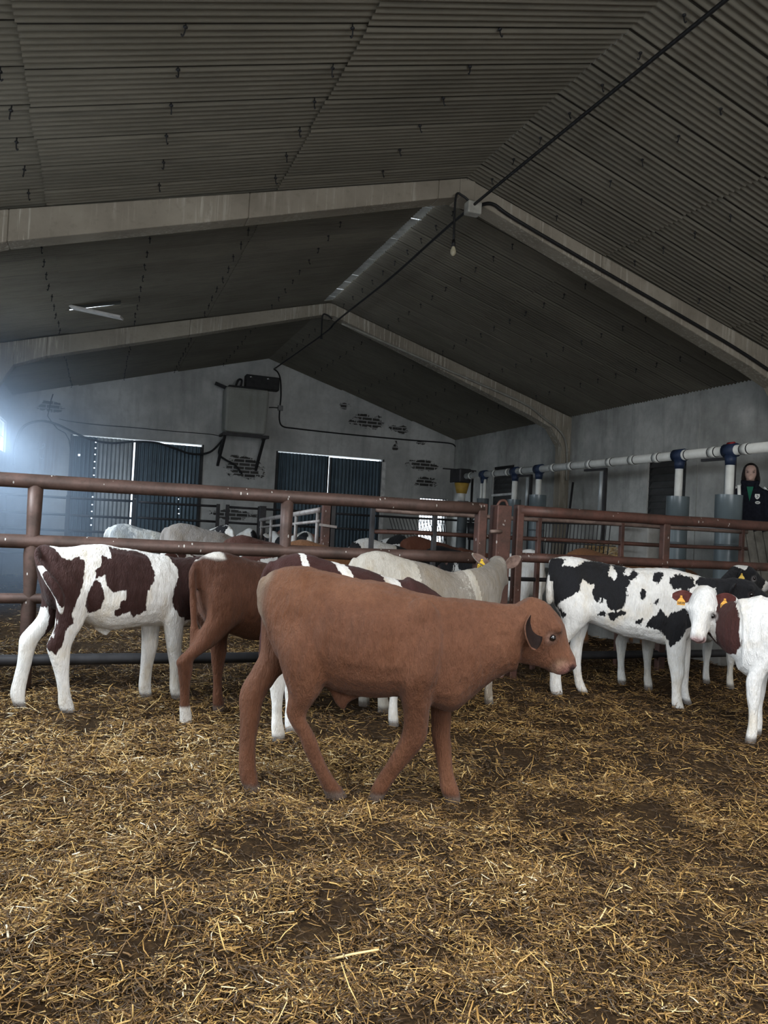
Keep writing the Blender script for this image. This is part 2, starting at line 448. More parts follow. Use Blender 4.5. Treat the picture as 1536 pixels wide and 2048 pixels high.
# doors of corrugated steel
def mat_steel(name, c, holes):
    t = NT(name); v = t.coord(); n = t.noise(v, 3, 5); n2 = t.noise(t.coord((6, 6, 0.4)), 4, 4)
    col = t.ramp(n, [(0.3, tuple(x * 0.7 for x in c)), (0.7, c)])
    col = t.mix(t.math('MULTIPLY', t.ramp(n2, [(0.55, (0,0,0)), (0.7, (1,1,1))]), 0.4), col, tuple(x * 1.6 for x in c))
    t.base(col, 0.45, 0.4, 0.4)
    return t.m
M_STEEL = mat_steel('blue_grey_steel', (0.085, 0.125, 0.155), 0)
M_GALV = mat_steel('galvanised_steel', (0.42, 0.45, 0.46), 0)
M_DARK = plain('dark_iron', (0.035, 0.035, 0.036), 0.55, 0.5)
def corr_leaf(x0, x1, z0, z1, y, holes=()):
    """corrugated sheet, vertical ribs; holes are real openings punched by old nails"""
    bm = bmesh.new(); step = 0.0145; pitch = 0.088
    xs = np.arange(x0, x1 + step, step); zs = sorted({z0, z1} | {h[1] + d for h in holes for d in (-h[2], h[2])})
    zs = [z for z in zs if z0 <= z <= z1]
    for j in range(len(zs) - 1):
        zc = (zs[j] + zs[j+1]) / 2
        for i in range(len(xs) - 1):
            xc = (xs[i] + xs[i+1]) / 2
            if any(abs(xc - h[0]) < h[2] and abs(zc - h[1]) < h[2] for h in holes): continue
            f = lambda x: y + 0.012 * max(-0.6, min(0.6, math.cos(2 * math.pi * x / pitch))) / 0.6
            bm.faces.new([bm.verts.new(p) for p in ((xs[i], f(xs[i]), zs[j]), (xs[i+1], f(xs[i+1]), zs[j]),
                                                    (xs[i+1], f(xs[i+1]), zs[j+1]), (xs[i], f(xs[i]), zs[j+1]))])
    bmesh.ops.remove_doubles(bm, verts=bm.verts, dist=1e-5)
    me = bpy.data.meshes.new('sheet'); bm.to_mesh(me); bm.free()
    return me
def barn_door(name, x0, x1, xm, gap, holesL, holesR, label, galv=None):
    root = empty(name, ((x0 + x1) / 2, YE + 0.08, 0)); root['kind'] = 'structure'; root['label'] = label; root['category'] = 'door'
    yy = YE + 0.08
    def child(nm, me, mat):
        o = link(nm, me, mat, root); o.matrix_parent_inverse = Matrix.Translation(-root.location); return o
    zt = 3.04
    if galv:
        child('leaf', corr_leaf(x0 + 0.01, galv, 0.04, zt, yy, holesL), M_STEEL)
        child('galvanised_panel', corr_leaf(galv, xm - gap, 0.04, zt, yy, []), M_GALV)
    else:
        child('leaf', corr_leaf(x0 + 0.01, xm - gap, 0.04, zt, yy, holesL), M_STEEL)
    child('leaf', corr_leaf(xm + gap, x1 - 0.02, 0.04, zt - 0.02, yy, holesR), M_STEEL)
    for a, b in ((x0, xm - gap), (xm + gap, x1)):
        m = MB()
        for z in (0.3, 1.95): m.bar((a + .02, yy - 0.03, z), (b - .02, yy - 0.03, z), 0.03, 0.05)
        for x in (a + .03, b - .02): m.bar((x, yy - 0.03, 0.05), (x, yy - 0.03, zt - .03), 0.03, 0.03)
        child('frame', m.mesh('frame'), M_DARK)
    m = MB()
    m.box((x0 - 0.03, YE - 0.01, 0), (x0 + 0.01, YE + 0.1, 3.06)); m.box((x1 - 0.01, YE - 0.01, 0), (x1 + 0.03, YE + 0.1, 3.06))
    child('jamb', m.mesh('jamb'), M_DARK)
    return root
xa = at(195, 876, Y=YE).x
hl = [(xa - 0.03, z, 0.012) for z in (2.93, 2.8, 2.66, 2.5, 2.36, 2.2, 2.05, 1.9, 1.72, 1.55, 1.4, 1.25, 1.1, 0.95)]
hl += [(at(158, 908, Y=YE).x, 2.62, 0.022), (-0.5, 2.02, 0.014), (-0.3, 2.0, 0.014), (-0.62, 2.03, 0.014)]
hr = [(at(358, z, Y=YE).x, 1.45 + 0.11 * k, 0.010) for k, z in enumerate((1030, 1020, 1010, 1000))] + [(0.82, 1.98, 0.012), (1.0, 2.0, 0.014)] + [(0.71, 1.2 + .13*k, .01) for k in range(8)]
barn_door('door_1', D1[0], D1[1], 0.63, 0.02, hl, hr, 'left pair of blue grey corrugated steel barn doors in the end wall', xa)
barn_door('door_2', D2[0], D2[1], 5.17, 0.012, [], [], 'right pair of dark corrugated steel barn doors in the end wall')
M_WHITE = plain('white_paint', (0.62, 0.62, 0.6), 0.7)
mb = MB(); mb.box((6.53, YE - 0.03, 0), (6.62, YE + 0.12, 3.0)); tag(mb.build('trim_6', M_WHITE), kind='structure')

# pale flakes of old paint on the stained band left of the doors
mb = MB(); qx = lambda px, py: at(px, py, Y=YE - .004)
def stroke(pts, w):
    for a, b in zip(pts, pts[1:]): mb.bar(tuple(qx(*a)), tuple(qx(*b)), .006, w, (0, 1, 0)) if False else mb.tube([tuple(qx(*a)), tuple(qx(*b))], w, 5)
stroke([(75.5, 885), (75.5, 891), (79, 896), (84, 897), (89, 893), (90, 889), (87, 886), (85, 890), (84.5, 895)], .016)
stroke([(86, 909), (86, 916.5), (77.5, 917)], .016); stroke([(81, 912), (80.5, 916)], .012)
tag(mb.build('trim_7', plain('flaking_paint', (.5, .48, .46), .9)), kind='structure')
# windows
def window(name, P, u0, u1, v0, v1, label, bars=None, louvre=0, mat=None):
    root = empty(name, P((u0+u1)/2, v0, 0)); root['kind'] = 'structure'; root['label'] = label; root['category'] = 'window'
    inv = Matrix.Translation(-root.location)
    m = MB(); w = 0.04
    for a, b in (((u0, v0), (u1, v0)), ((u0, v1), (u1, v1)), ((u0, v0), (u0, v1)), ((u1, v0), (u1, v1))):
        m.bar(P(a[0], a[1], .06), P(b[0], b[1], .06), w, w)
    o = m.build('frame', mat or M_DARK, root); o.matrix_parent_inverse = inv
    if bars:
        m = MB(); nu, nv = bars
        for k in range(1, nu): m.tube([P(u0 + (u1-u0)*k/nu, v0, .05), P(u0 + (u1-u0)*k/nu, v1, .05)], 0.009, 6)
        for k in range(1, nv): m.tube([P(u0, v0 + (v1-v0)*k/nv, .05), P(u1, v0 + (v1-v0)*k/nv, .05)], 0.007, 6)
        o = m.build('bars', M_DARK, root); o.matrix_parent_inverse = inv
    if louvre:
        m = MB(); n = louvre
        for k in range(n):
            v = v0 + (v1 - v0) * (k + 0.5) / n; h = (v1 - v0) / n
            a = [P(u0, v - h*.85, .03), P(u1, v - h*.85, .03), P(u1, v + h*.5, .11), P(u0, v + h*.5, .11)]
            b = [P(u0, v - h*.85, .045), P(u1, v - h*.85, .045), P(u1, v + h*.5, .125), P(u0, v + h*.5, .125)]
            m.add(a + b, [(0,1,2,3), (7,6,5,4), (0,4,5,1), (1,5,6,2), (2,6,7,3), (3,7,4,0)])
        o = m.build('slats', M_SHUT, root); o.matrix_parent_inverse = inv
    return root
M_SHUT = plain('weathered_shutter', (0.06, 0.06, 0.06), 0.6, 0.2)
PE = lambda u, v, w: Vector((u, YE + w, v)); PR = lambda u, v, w: Vector((XR + w, u, v)); PL = lambda u, v, w: Vector((XL - w, u, v))
window('window_1', PE, *WE, 'bright barred window low in the right corner of the end wall', bars=(9, 5))
window('window_2', PR, *W1, 'dark shuttered opening in the right wall near the far corner', louvre=14)
window('window_3', PR, *W2, 'louvred window in the right wall behind the grey tubes', louvre=11)
for i, h in enumerate(LW):
    window('window_%d' % (i + 4), PL, *h, ['', '', '', 'bright window at the far end of the left wall'][i] or 'window of the left wall', bars=(3, 2), mat=M_WHITE)
# ------------------------------------------------------------------ bedding floor and straw
HOOF_PADS = []       # (x, y, z, r): bedding pressed or heaped to meet a hoof
HP = []
for px, py in ((495, 1580), (665, 1595), (750, 1600), (905, 1605), (35, 1412), (130, 1428), (290, 1397), (350, 1393), (1113, 1392), (1165, 1388), (1357, 1422), (1375, 1408)):
    q = at(px, py, Z=0.0); HP.append((q.x, q.y, 0.0, .13))
HP += [(x, y, 0.0, .13) for x, y in ((.56, 5.31), (1.04, 5.73), (1.12, 4.8), (1.99, 5.44), (3.08, 5.53), (4.72, 6.07), (4.86, 5.77), (5.75, 6.1), (5.8, 5.8), (4.38, 4.2), (4.7, 4.38))]
def ground(x, y):
    x = np.asarray(x, dtype=float); y = np.asarray(y, dtype=float)
    p = np.stack([x.ravel(), y.ravel(), np.zeros(x.size)], 1)
    z = 0.035 * vnoise(p * 1.1 + 3) + 0.030 * vnoise(p * 2.9 + 11) + 0.022 * vnoise(p * 7.0 + 5) - 0.01
    z = z.reshape(x.shape)
    for hx, hy, hz, r in HP:
        w = np.exp(-((x - hx)**2 + (y - hy)**2) / (2 * r * r))
        z = z * (1 - w) + hz * w
    return z
def gz(x, y): return float(ground(np.array([x]), np.array([y]))[0])

def mat_bedding():
    t = NT('trodden_bedding'); v = t.coord()
    n1 = t.noise(v, 2.2, 6, 0.65); n2 = t.noise(v, 30, 6, 0.7); n3 = t.noise(t.coord((1, 2.5, 1)), 80, 4, 0.7)
    c = t.ramp(n1, [(0.3, (0.020, 0.012, 0.007)), (0.7, (0.050, 0.030, 0.015))])
    c = t.mix(t.ramp(n2, [(0.45, (0,0,0)), (0.7, (1,1,1))]), c, (0.085, 0.05, 0.022))
    c = t.mix(t.ramp(n3, [(0.6, (0,0,0)), (0.72, (0.8,)*3)]), c, (0.2, 0.125, 0.05))
    t.bump(t.math('ADD', n2, t.math('MULTIPLY', n3, 0.6)), 0.9, 0.03)
    return t.base(c, 0.95, spec=0.1)
gx = np.concatenate([np.arange(XL - 0.1, 6.2, 0.055), np.arange(6.2, XR + 0.3, 0.15)])
gy = np.concatenate([np.arange(YF - 0.2, 7.0, 0.055), np.arange(7.0, YE + 0.5, 0.12)])
GX, GY = np.meshgrid(gx, gy); GZ = ground(GX, GY)
nx, ny = len(gx), len(gy)
idx = np.arange(nx * ny).reshape(ny, nx)
quads = np.stack([idx[:-1, :-1], idx[:-1, 1:], idx[1:, 1:], idx[1:, :-1]], -1).reshape(-1, 4)
def fast_mesh(name, verts, quads):
    me = bpy.data.meshes.new(name)
    me.vertices.add(len(verts)); me.vertices.foreach_set('co', np.asarray(verts, dtype=np.float32).ravel())
    me.loops.add(quads.size); me.loops.foreach_set('vertex_index', quads.astype(np.int32).ravel())
    me.polygons.add(len(quads)); me.polygons.foreach_set('loop_start', np.arange(0, quads.size, 4, dtype=np.int32))
    me.polygons.foreach_set('loop_total', np.full(len(quads), 4, dtype=np.int32))
    me.update(calc_edges=True); return me
fm = fast_mesh('floor', np.stack([GX, GY, GZ], -1).reshape(-1, 3), quads)
tag(link('floor', fm, mat_bedding(), smooth=True), kind='structure')

def mat_straw():
    t = NT('barley_straw'); a = t.attr('tint')
    c = t.ramp(a.outputs['Fac'], [(0.0, (0.045, 0.026, 0.012)), (0.28, (0.13, 0.068, 0.022)), (0.52, (0.36, 0.205, 0.062)),
                                  (0.74, (0.60, 0.39, 0.135)), (0.9, (0.76, 0.59, 0.32)), (1.0, (0.88, 0.79, 0.6))])
    return t.base(c, 0.42, spec=0.45)
M_STRAW = mat_straw()
def straws(name, P, L, W, yaw, pitch, tint, lift, bend=0.075, mat=None, parent=None):
    """flattened broken straw stems: a bent four-sided stem each"""
    n = len(P); R = np.random.default_rng(n)
    d = np.stack([np.cos(yaw) * np.cos(pitch), np.sin(yaw) * np.cos(pitch), np.sin(pitch)], 1)
    s = np.stack([-np.sin(yaw), np.cos(yaw), R.uniform(-.6, .6, n)], 1); s /= np.linalg.norm(s, axis=1)[:, None]
    u = np.cross(d, s)
    bd = (R.normal(0, bend, n) * L)[:, None] * s + (R.normal(0, bend * .5, n) * L)[:, None] * u
    c = P + np.array([0, 0, 1.0]) * lift[:, None]
    rows = []
    for k, (tt, b, w) in enumerate(((-.5, 0, 1.0), (0, 1, 1.0), (.5, 0, .85))):
        m = c + d * (L * tt)[:, None] + bd * b
        ws = (W * w)[:, None] * .5
        rows.append(np.stack([m - s * ws, m - u * ws * .55, m + s * ws, m + u * ws * .55], 1))
    V = np.stack(rows, 1).reshape(n * 12, 3)
    base = (np.arange(n) * 12)[:, None, None]
    f = []
    for k in range(2):
        for j in range(4):
            j2 = (j + 1) % 4
            f.append([k*4 + j, k*4 + j2, (k+1)*4 + j2, (k+1)*4 + j])
    f.append([0, 3, 2, 1]); f.append([8, 9, 10, 11])
    F = (np.array(f)[None] + base).reshape(-1, 4)
    me = fast_mesh(name, V, F)
    at_ = me.attributes.new('tint', 'FLOAT', 'POINT'); at_.data.foreach_set('value', np.repeat(tint, 12).astype(np.float32))
    return link(name, me, mat or M_STRAW, parent)
def straw_field(n, d0, d1, wide, R, lw):
    # positions over the pen seen from the entrance, thinner with distance
    u = R.random(n); d = d0 * (d1 / d0) ** u
    a = YAW + (R.random(n) - 0.5) * wide
    x = d * np.sin(a); y = d * np.cos(a)
    ok = (x > XL + .05) & (x < XR - .05) & (y < YE - .1) & ~((x > 6.75) & (y > 7.0))
    x, y = x[ok], y[ok]; m = len(x)
    p = np.stack([x, y, 0 * x], 1)
    cl = fbm(p * 1.6 + 31, 3); c2 = fbm(p * 5.5 + 3, 2)
    keep = R.random(m) < np.clip(0.70 + 0.7 * cl + 1.0 * c2, 0.12, 1)
    x, y, cl, c2 = x[keep], y[keep], cl[keep], c2[keep]; m = len(x)
    L = np.clip(R.lognormal(math.log(lw[0]), 0.55, m), 0.012, 0.2)
    W = np.clip(R.lognormal(math.log(lw[1]), 0.35, m), 0.0018, 0.011)
    big = R.random(m) < 0.03
    W = np.where(big, W * 1.7, W)
    yaw = R.random(m) * 2 * np.pi; pit = R.normal(0, 0.22, m)
    up = R.random(m) < 0.05; pit = np.where(up, R.uniform(.4, 1.1, m), pit)
    lift = np.abs(R.normal(0.008, 0.014, m)) + np.where(up, L * .35, 0)
    # tint paler near the entrance and left, browner to the right and back
    darkening = np.clip(0.5 + 0.07 * (x - 0.9) + 0.03 * (y - 3.5), 0.2, 0.85)
    tint = np.clip(R.beta(0.95, 1.9, m) * (1.38 - 0.72 * darkening) - 0.03 + 0.2 * cl + 0.18 * c2, 0, 1)
    return np.stack([x, y, ground(x, y)], 1), L, W, yaw, pit, tint, lift
R = np.random.default_rng(11)
f1 = straw_field(225000, 1.5, 4.6, 1.62, R, (0.036, 0.0034))
f2 = straw_field(98000, 4.3, 9.5, 1.42, R, (0.044, 0.0045))
f3 = straw_field(14000, 9.0, 18.0, 1.4, R, (0.07, 0.009))
A = [np.concatenate(z) for z in zip(f1, f2, f3)]
so = straws('loose_straw', A[0], A[1], A[2], A[3], A[4], A[5], A[6])
tag(so, 'golden and brown loose straw bedding spread over the barn floor', 'straw', kind='stuff')
# ------------------------------------------------------------------ pens of painted steel tube
def mat_paint(name, c, rust, fleck):
    t = NT(name); v = t.coord()
    n1 = t.noise(v, 5, 6, 0.65); n2 = t.noise(v, 26, 5, 0.7)
    vo = t.n('ShaderNodeTexVoronoi'); vo.inputs['Scale'].default_value = 17; t.l(t.coord((1.5, 1, .6)), vo.inputs['Vector'])
    n3 = t.noise(v, 3.1, 2)
    col = t.ramp(n1, [(0.32, rust), (0.62, c)])
    col = t.mix(t.math('MULTIPLY', t.ramp(n2, [(0.5, (0,0,0)), (0.75, (1,1,1))]), 0.5), col, tuple(x * 0.45 for x in rust))
    fl = t.math('MULTIPLY', t.math('LESS_THAN', vo.outputs['Distance'], 0.15), t.math('GREATER_THAN', n3, 0.55))
    col = t.mix(t.math('MULTIPLY', fl, fleck), col, (0.6, 0.58, 0.54))
    t.bump(n2, 0.3, 0.004)
    return t.base(col, 0.5, 0.15, 0.4)
M_RED = mat_paint('dull_red_paint', (0.115, 0.068, 0.055), (0.06, 0.038, 0.030), 0.85)
M_RUST = mat_paint('rusted_red_paint', (0.12, 0.055, 0.042), (0.06, 0.034, 0.026), 0.6)
M_THIN = mat_paint('pale_rusty_tube', (0.24, 0.17, 0.14), (0.10, 0.065, 0.055), 0.3)
M_IRON = plain('blackened_tube', (0.045, 0.043, 0.045), 0.55, 0.4)
def wb(mb, name, mat, root, bevel=0.0):
    """build in world space, then hang under root"""
    M = root.matrix_basis.copy()
    M = Matrix.Translation(root.location) @ root.rotation_euler.to_matrix().to_4x4()
    o = mb.build(name, mat, root, bevel)
    o.data.transform(M.inverted()); return o
def sag(a, b, n=6, d=0.008, seed=0):
    a = Vector(a); b = Vector(b); r = random.Random(seed)
    return [a.lerp(b, k / n) + Vector((0, r.uniform(-d, d), r.uniform(-d, d))) for k in range(n + 1)]
FY = 6.62
RZS = [at(30, 960, Y=FY).z, at(30, 1082, Y=FY).z, at(30, 1197, Y=FY).z, at(30, 1320, Y=FY).z]
xe = at(962, 1020, Y=FY).x
fence = empty('pipe_fence', (0.7, FY, 0), 0, 'four-rail dull red tube fence on the left behind the spotted calf', 'fence')
for k, z in enumerate(RZS):
    m = MB(); m.tube(sag((XL + .02, FY, z), (xe - (0.0 if k else -.02), FY, z), 8, .004, k), (0.057, 0.055, 0.041, 0.045)[k], 16)
    wb(m, 'rail', M_RED if k < 2 else M_IRON if k == 3 else M_RED, fence)
def fpost(px, top, w=0.085):
    a = at(px, 1000, Y=FY + 0.01)
    m = MB()      # each post is a flattened tube that is swaged where it meets a rail
    zs = [-0.05, RZS[3] - .05, RZS[2] - .08, RZS[2] + .06, RZS[1] - .1, RZS[1] + .06, RZS[1] + .2, top]
    ws = [.05, .05, .056, .046, .062, .05, .054, .058]
    m.tube([(a.x, FY + 0.012, z) for z in zs], ws, 14)
    return m
wb(fpost(70, RZS[0]), 'post', M_RED, fence); wb(fpost(575, RZS[0]), 'post', M_RED, fence)
m = MB(); m.box((xe - .045, FY - .05, -.05), (xe + .05, FY + .05, RZS[0] + .05)); wb(m, 'end_post', M_RUST, fence, .012)
# square hinge post between the two fences
a = at(988, 1010, Y=FY - .02); b = at(1013, 1010, Y=FY - .02)
gp = empty('hinge_post', ((a.x + b.x) / 2, FY - .02, 0), 0, 'stout square rust red post standing between the two pipe fences', 'post')
m = MB(); m.box((a.x, FY - .1, -.05), (b.x + .02, FY + .06, a.z)); wb(m, 'upright', M_RUST, gp, .01)
m = MB(); m.tube(curve_pts([(a.x + .03, FY - .03, a.z - .01), (a.x + .06, FY - .03, a.z + .04), (b.x - .02, FY - .03, a.z + .045), (b.x + .01, FY - .03, a.z - .01)], 4), .014, 8)
wb(m, 'eye_bolt', M_RUST, gp)
m = MB(); c = at(985, 1063, Y=FY - .12); m.tube([(c.x - .03, c.y - .02, c.z), (c.x + .1, c.y + .01, c.z + .005)], .018, 8); wb(m, 'hinge_pin', M_THIN, gp)
# right fence
xs0 = at(1038, 1020, Y=FY).x
fr = empty('pipe_fence', (5.6, FY, 0), 0, 'rust red tube fence on the right behind the black and white calf', 'fence')
Zr = [at(1200, 1032, Y=FY).z, at(1200, 1121, Y=FY).z, at(1250, 1309, Y=FY).z]
for k, z in enumerate(Zr):
    m = MB(); m.tube(sag((xs0, FY, z), (XR - .02, FY, z), 10, .004, 20 + k), (0.055, 0.047, 0.042)[k], 16)
    wb(m, 'rail', M_RUST if k < 2 else M_IRON, fr)
m = MB(); m.box((xs0 - .04, FY - .045, -.05), (xs0 + .04, FY + .045, Zr[0] + .06)); wb(m, 'stile', M_RUST, fr, .012)
for px in (1330,):
    x = at(px, 1080, Y=FY).x
    m = MB(); m.box((x - .04, FY - .03, -.05), (x + .045, FY + .045, Zr[0])); wb(m, 'post', M_RUST, fr, .01)
x = 7.45
m = MB(); m.box((x - .04, FY - .03, -.05), (x + .045, FY + .045, Zr[0])); wb(m, 'post', M_RUST, fr, .01)
# thin-railed pen fence just behind
TY = 7.02
tf = empty('thin_rail_fence', (5, TY, 0), 0, 'light fence of thin pale rusty rails right behind the two red pipe fences', 'fence')
z1, z2 = at(1240, 1049, Y=TY).z, at(1240, 1086, Y=TY).z
x0 = at(745, 1033, Y=TY).x
for k, z in enumerate((z1, z2, z2 - .42)):
    m = MB(); m.tube(sag((x0, TY, z), (7.15, TY, z), 10, .006, 40 + k), .022, 10); wb(m, 'rail', M_THIN if k < 1 else M_RUST if k == 1 else M_IRON, tf)
for px in (1077, 1243, 1484, 868):
    x = at(px, 1070, Y=TY).x
    m = MB(); m.box((x - .022, TY - .025, -.05), (x + .022, TY + .025, z1 + (.02 if px != 868 else -.02))); wb(m, 'post', M_RUST if px > 900 else M_IRON, tf, .005)
m = MB(); m.box((x0 - .02, TY - .025, -.05), (x0 + .02, TY + .025, z1 + .02)); wb(m, 'post', M_IRON, tf, .005)
# gates along the end wall
BY = 16.2
def hurdle(x0, x1, zs, posts, label, Y=BY, r=.024, mat=None, top=None):
    f = empty('pen_rail_panel', ((x0 + x1) / 2, Y, 0), 0, label, 'fence')
    for k, z in enumerate(zs):
        m = MB(); m.tube(sag((x0, Y, z), (x1, Y, z), 6, .006, k), r, 8); wb(m, 'rail', mat or M_IRON, f)
    for x in posts:
        m = MB(); m.box((x - .035, Y - .035, -.05), (x + .035, Y + .035, (top or zs[0]) + .05)); wb(m, 'post', mat or M_IRON, f, .006)
    return f
bz = lambda px, py: at(px, py, Y=BY).z
X_ = lambda px: at(px, 1020, Y=BY).x
hurdle(XL + .02, X_(268), [bz(200, 999), bz(200, 1033), bz(200, 1064), .55], [X_(135), X_(268)], 'dark rail panel across the left leaf of the left barn doors')
hurdle(X_(276), X_(436), [bz(350, 1008), bz(350, 1039), bz(350, 1066), .6], [X_(436)], 'dark rail panel across the right leaf of the left barn doors')
hurdle(X_(455), X_(640), [bz(490, 1016), bz(490, 1047), .75], [X_(455), X_(519)], 'dark rail panel below the wall tank')
hurdle(X_(668), XR - .1, [bz(720, 1030), bz(720, 1059), .7], [X_(745)], 'dark rail panel across the right barn doors')
# slanting gate with pale worn bars, running back towards the end wall
ga = at(640, 1019, Y=9.2); gb = at(522, 1041, Y=14.6)
zt = 1.53
ga = Vector((ga.x, 9.2, at(640, 1020, Y=9.2).z)); gb = Vector((gb.x, 14.6, at(522, 1040, Y=14.6).z))
gt = empty('pen_gate', (ga + gb) / 2, 0, 'open gate of pale worn tubes running back towards the end wall', 'gate')
gt.location.z = 0
M_PALE = mat_paint('worn_galvanised_tube', (0.42, 0.39, 0.37), (0.22, 0.18, 0.165), 0.2)
za = ga.z
for dz, r in ((0, .036), (-.14, .022), (-.62, .036)):
    m = MB(); m.tube([ga + Vector((0, 0, dz)), gb + Vector((0, 0, dz))], r, 10); wb(m, 'rail', M_PALE, gt)
for f_ in (.02, .3, .52, .75, .98):
    p = ga.lerp(gb, f_); m = MB(); m.tube([p + Vector((0, 0, -.66)), p], .026, 8); wb(m, 'bar', M_PALE, gt)
for px, w in ((652, .075), (663, .05)):
    p = at(px, 1040, Y=9.1)
    g = empty('gate_post', (p.x, 9.1, 0), 0, 'dark rusty channel post at the near end of the pale gate' if px == 652 else 'narrow black post right of the rusty channel post', 'post')
    m = MB(); m.box((p.x - w * .75, 9.05, -.05), (p.x + w * .75, 9.13, at(px, 1008, Y=9.1).z)); wb(m, 'upright', M_RUST if px == 652 else M_IRON, g, .006)
    if px == 652:
        m = MB(); m.bar((p.x - .1, 9.03, 1.38), (p.x + .12, 9.03, 1.36), .02, .03); wb(m, 'latch', M_PALE, g)
p = at(524, 1050, Y=14.7)
g = empty('gate_post', (p.x, 14.7, 0), 0, 'black post at the far end of the pale gate', 'post')
m = MB(); m.box((p.x - .06, 14.65, -.05), (p.x + .06, 14.76, at(524, 1012, Y=14.7).z)); wb(m, 'upright', M_IRON, g, .006)
# ------------------------------------------------------------------ raised feed passage along the right wall
M_CONC = mat_plaster('rough_concrete', (0.30, 0.29, 0.27), (0.15, 0.14, 0.125))
PZ = 0.73
m = MB(); m.box((6.75, 6.95, -.1), (XR + .02, YE, PZ))
tag(m.build('concrete_platform', M_CONC, bevel=.02), 'raised concrete feed passage along the right wall', 'platform', kind='structure')
M_PVC = plain('white_pvc', (0.66, 0.66, 0.62), 0.4, 0, 0.4, 0.15, 5)
M_BLUE = plain('blue_fitting', (0.018, 0.03, 0.065), 0.5)
M_GREY = plain('grey_pvc', (0.10, 0.125, 0.135), 0.28, 0, 0.6, 0.12, 3)
M_TUBE2 = plain('grey_pvc_dusty', (0.07, 0.082, 0.088), 0.5, 0, 0.4, 0.2, 3)
M_REDP = plain('red_cap', (0.25, 0.02, 0.02), 0.5)
M_BLACK = plain('black_rubber', (0.012, 0.012, 0.013), 0.5)
M_YEL = plain('ochre_plastic', (0.42, 0.26, 0.05), 0.5)
FX = 7.2
zp = at(1453, 897, X=FX).z - .03
ya, yb = 5.4, at(929, 947, X=FX).y
pipe = empty('feed_pipe', (FX, (ya + yb) / 2, zp), 0, 'long white feed pipe running under the roof edge above the grey tubes', 'pipe')
m = MB(); m.tube([(FX, ya, zp), (FX, yb, zp)], .062, 16); wb(m, 'pipe_run', M_PVC, pipe)
for k in range(17):
    y = 6.1 + k * .52
    m = MB(); m.tube([(FX, y - .045, zp), (FX, y + .045, zp)], .070, 16); wb(m, 'coupling', M_PVC, pipe)
    for s in (-.052, .052):
        m = MB(); m.tube([(FX, y + s - .007, zp), (FX, y + s + .007, zp)], .067, 16); wb(m, 'seal_ring', M_BLACK, pipe)
# motor at the far end
mo = empty('auger_motor', (FX, yb + .1, zp), 0, 'dark feed pipe motor with an ochre funnel in the far right corner', 'motor')
m = MB(); m.box((FX - .16, yb - .1, zp - .14), (FX + .12, yb + .4, zp + .16)); wb(m, 'housing', M_IRON, mo, .03)
m = MB(); m.tube([(FX, yb + .1, zp - .36), (FX, yb + .1, zp - .14)], [.11, .16], 14); wb(m, 'funnel', M_YEL, mo)
m = MB(); m.tube([(FX, yb + .1, 2.02), (FX, yb + .1, zp - .3)], .085, 12); wb(m, 'drop_pipe', M_PVC, mo)
m = MB(); m.bar((FX - .3, yb + .45, zp + .17), (FX + .5, yb + .45, zp + .17), .03, .03); m.bar((FX + .42, yb + .45, PZ), (FX + .42, yb + .45, zp + .17), .04, .04); wb(m, 'stand', M_IRON, mo)
lab = ['grey feed tube beside the person, nearest the camera under the white pipe', 'second grey feed tube from the right, left of the person',
       'grey feed tube just right of the square hinge post', 'grey feed tube hidden partly by the square hinge post',
       'grey feed tube with two thin white drop pipes, left of the hinge post', 'farthest grey feed tube under the ochre funnel']
T = [(1458, 990, 26, 0), (1356, 993, 22, 0), (1076, 990, 17, 1), (1028, 999, 14, 0), (966, 997, 12, 2), (926, 1002, 11, 3)]
for (px, py, hw, kd), lb in zip(T, lab):
    c = at(px, py, X=FX); r = hw / FOCAL_PX * (c - CAM).dot(FW)
    t = empty('feed_tube', (FX, c.y, PZ), 0, lb, 'tube', 'grey feed tubes along the feed passage')
    zt = c.z
    m = MB()
    m.tube([(FX, c.y, PZ - .02), (FX, c.y, zt - .33), (FX, c.y, zt - .31), (FX, c.y, zt - .30), (FX, c.y, zt)], [r * .92, r * .92, r * .93, r, r], 28, caps=False)
    m.tube([(FX, c.y, zt), (FX, c.y, zt - .3)], [r - .012, r - .012], 28, caps=False)
    vs = []
    wb(m, 'barrel', M_GREY if kd < 2 else M_TUBE2, t)
    m = MB(); m.tube([(FX, c.y, zt - .25), (FX, c.y, zt - .24)], r * .9, 20); wb(m, 'feed_level', M_TUBE2, t)
    for zz in (zt - .62,):
        m = MB(); m.tube([(FX, c.y, zz - .015), (FX, c.y, zz + .015)], r * .935, 28); wb(m, 'band', M_TUBE2, t)
    if kd == 3: continue
    dx = [0.0] if kd != 2 else [-.05, .09]
    for d in dx:
        m = MB(); m.tube([(FX, c.y + d, zt - .24), (FX, c.y + d * .8, zp - .1)], .052 if kd != 2 else .035, 12); wb(m, 'drop_pipe', M_PVC, t)
    m = MB(); m.tube([(FX, c.y, zp - .18), (FX, c.y, zp - .06)], [.06, .075], 12); m.tube([(FX, c.y - .09, zp), (FX, c.y + .09, zp)], .085, 14)
    wb(m, 'tee_fitting', M_BLUE, t)
    if px > 1400:
        m = MB(); m.tube([(FX, c.y - .05, zp + .075), (FX, c.y + .05, zp + .075)], .03, 10); wb(m, 'red_cap', M_REDP, t)
        m = MB(); m.tube([(FX + .06, c.y - .12, zt - .2), (FX + .05, c.y - .1, zt + .12)], .02, 10); wb(m, 'short_pipe', M_PVC, t)
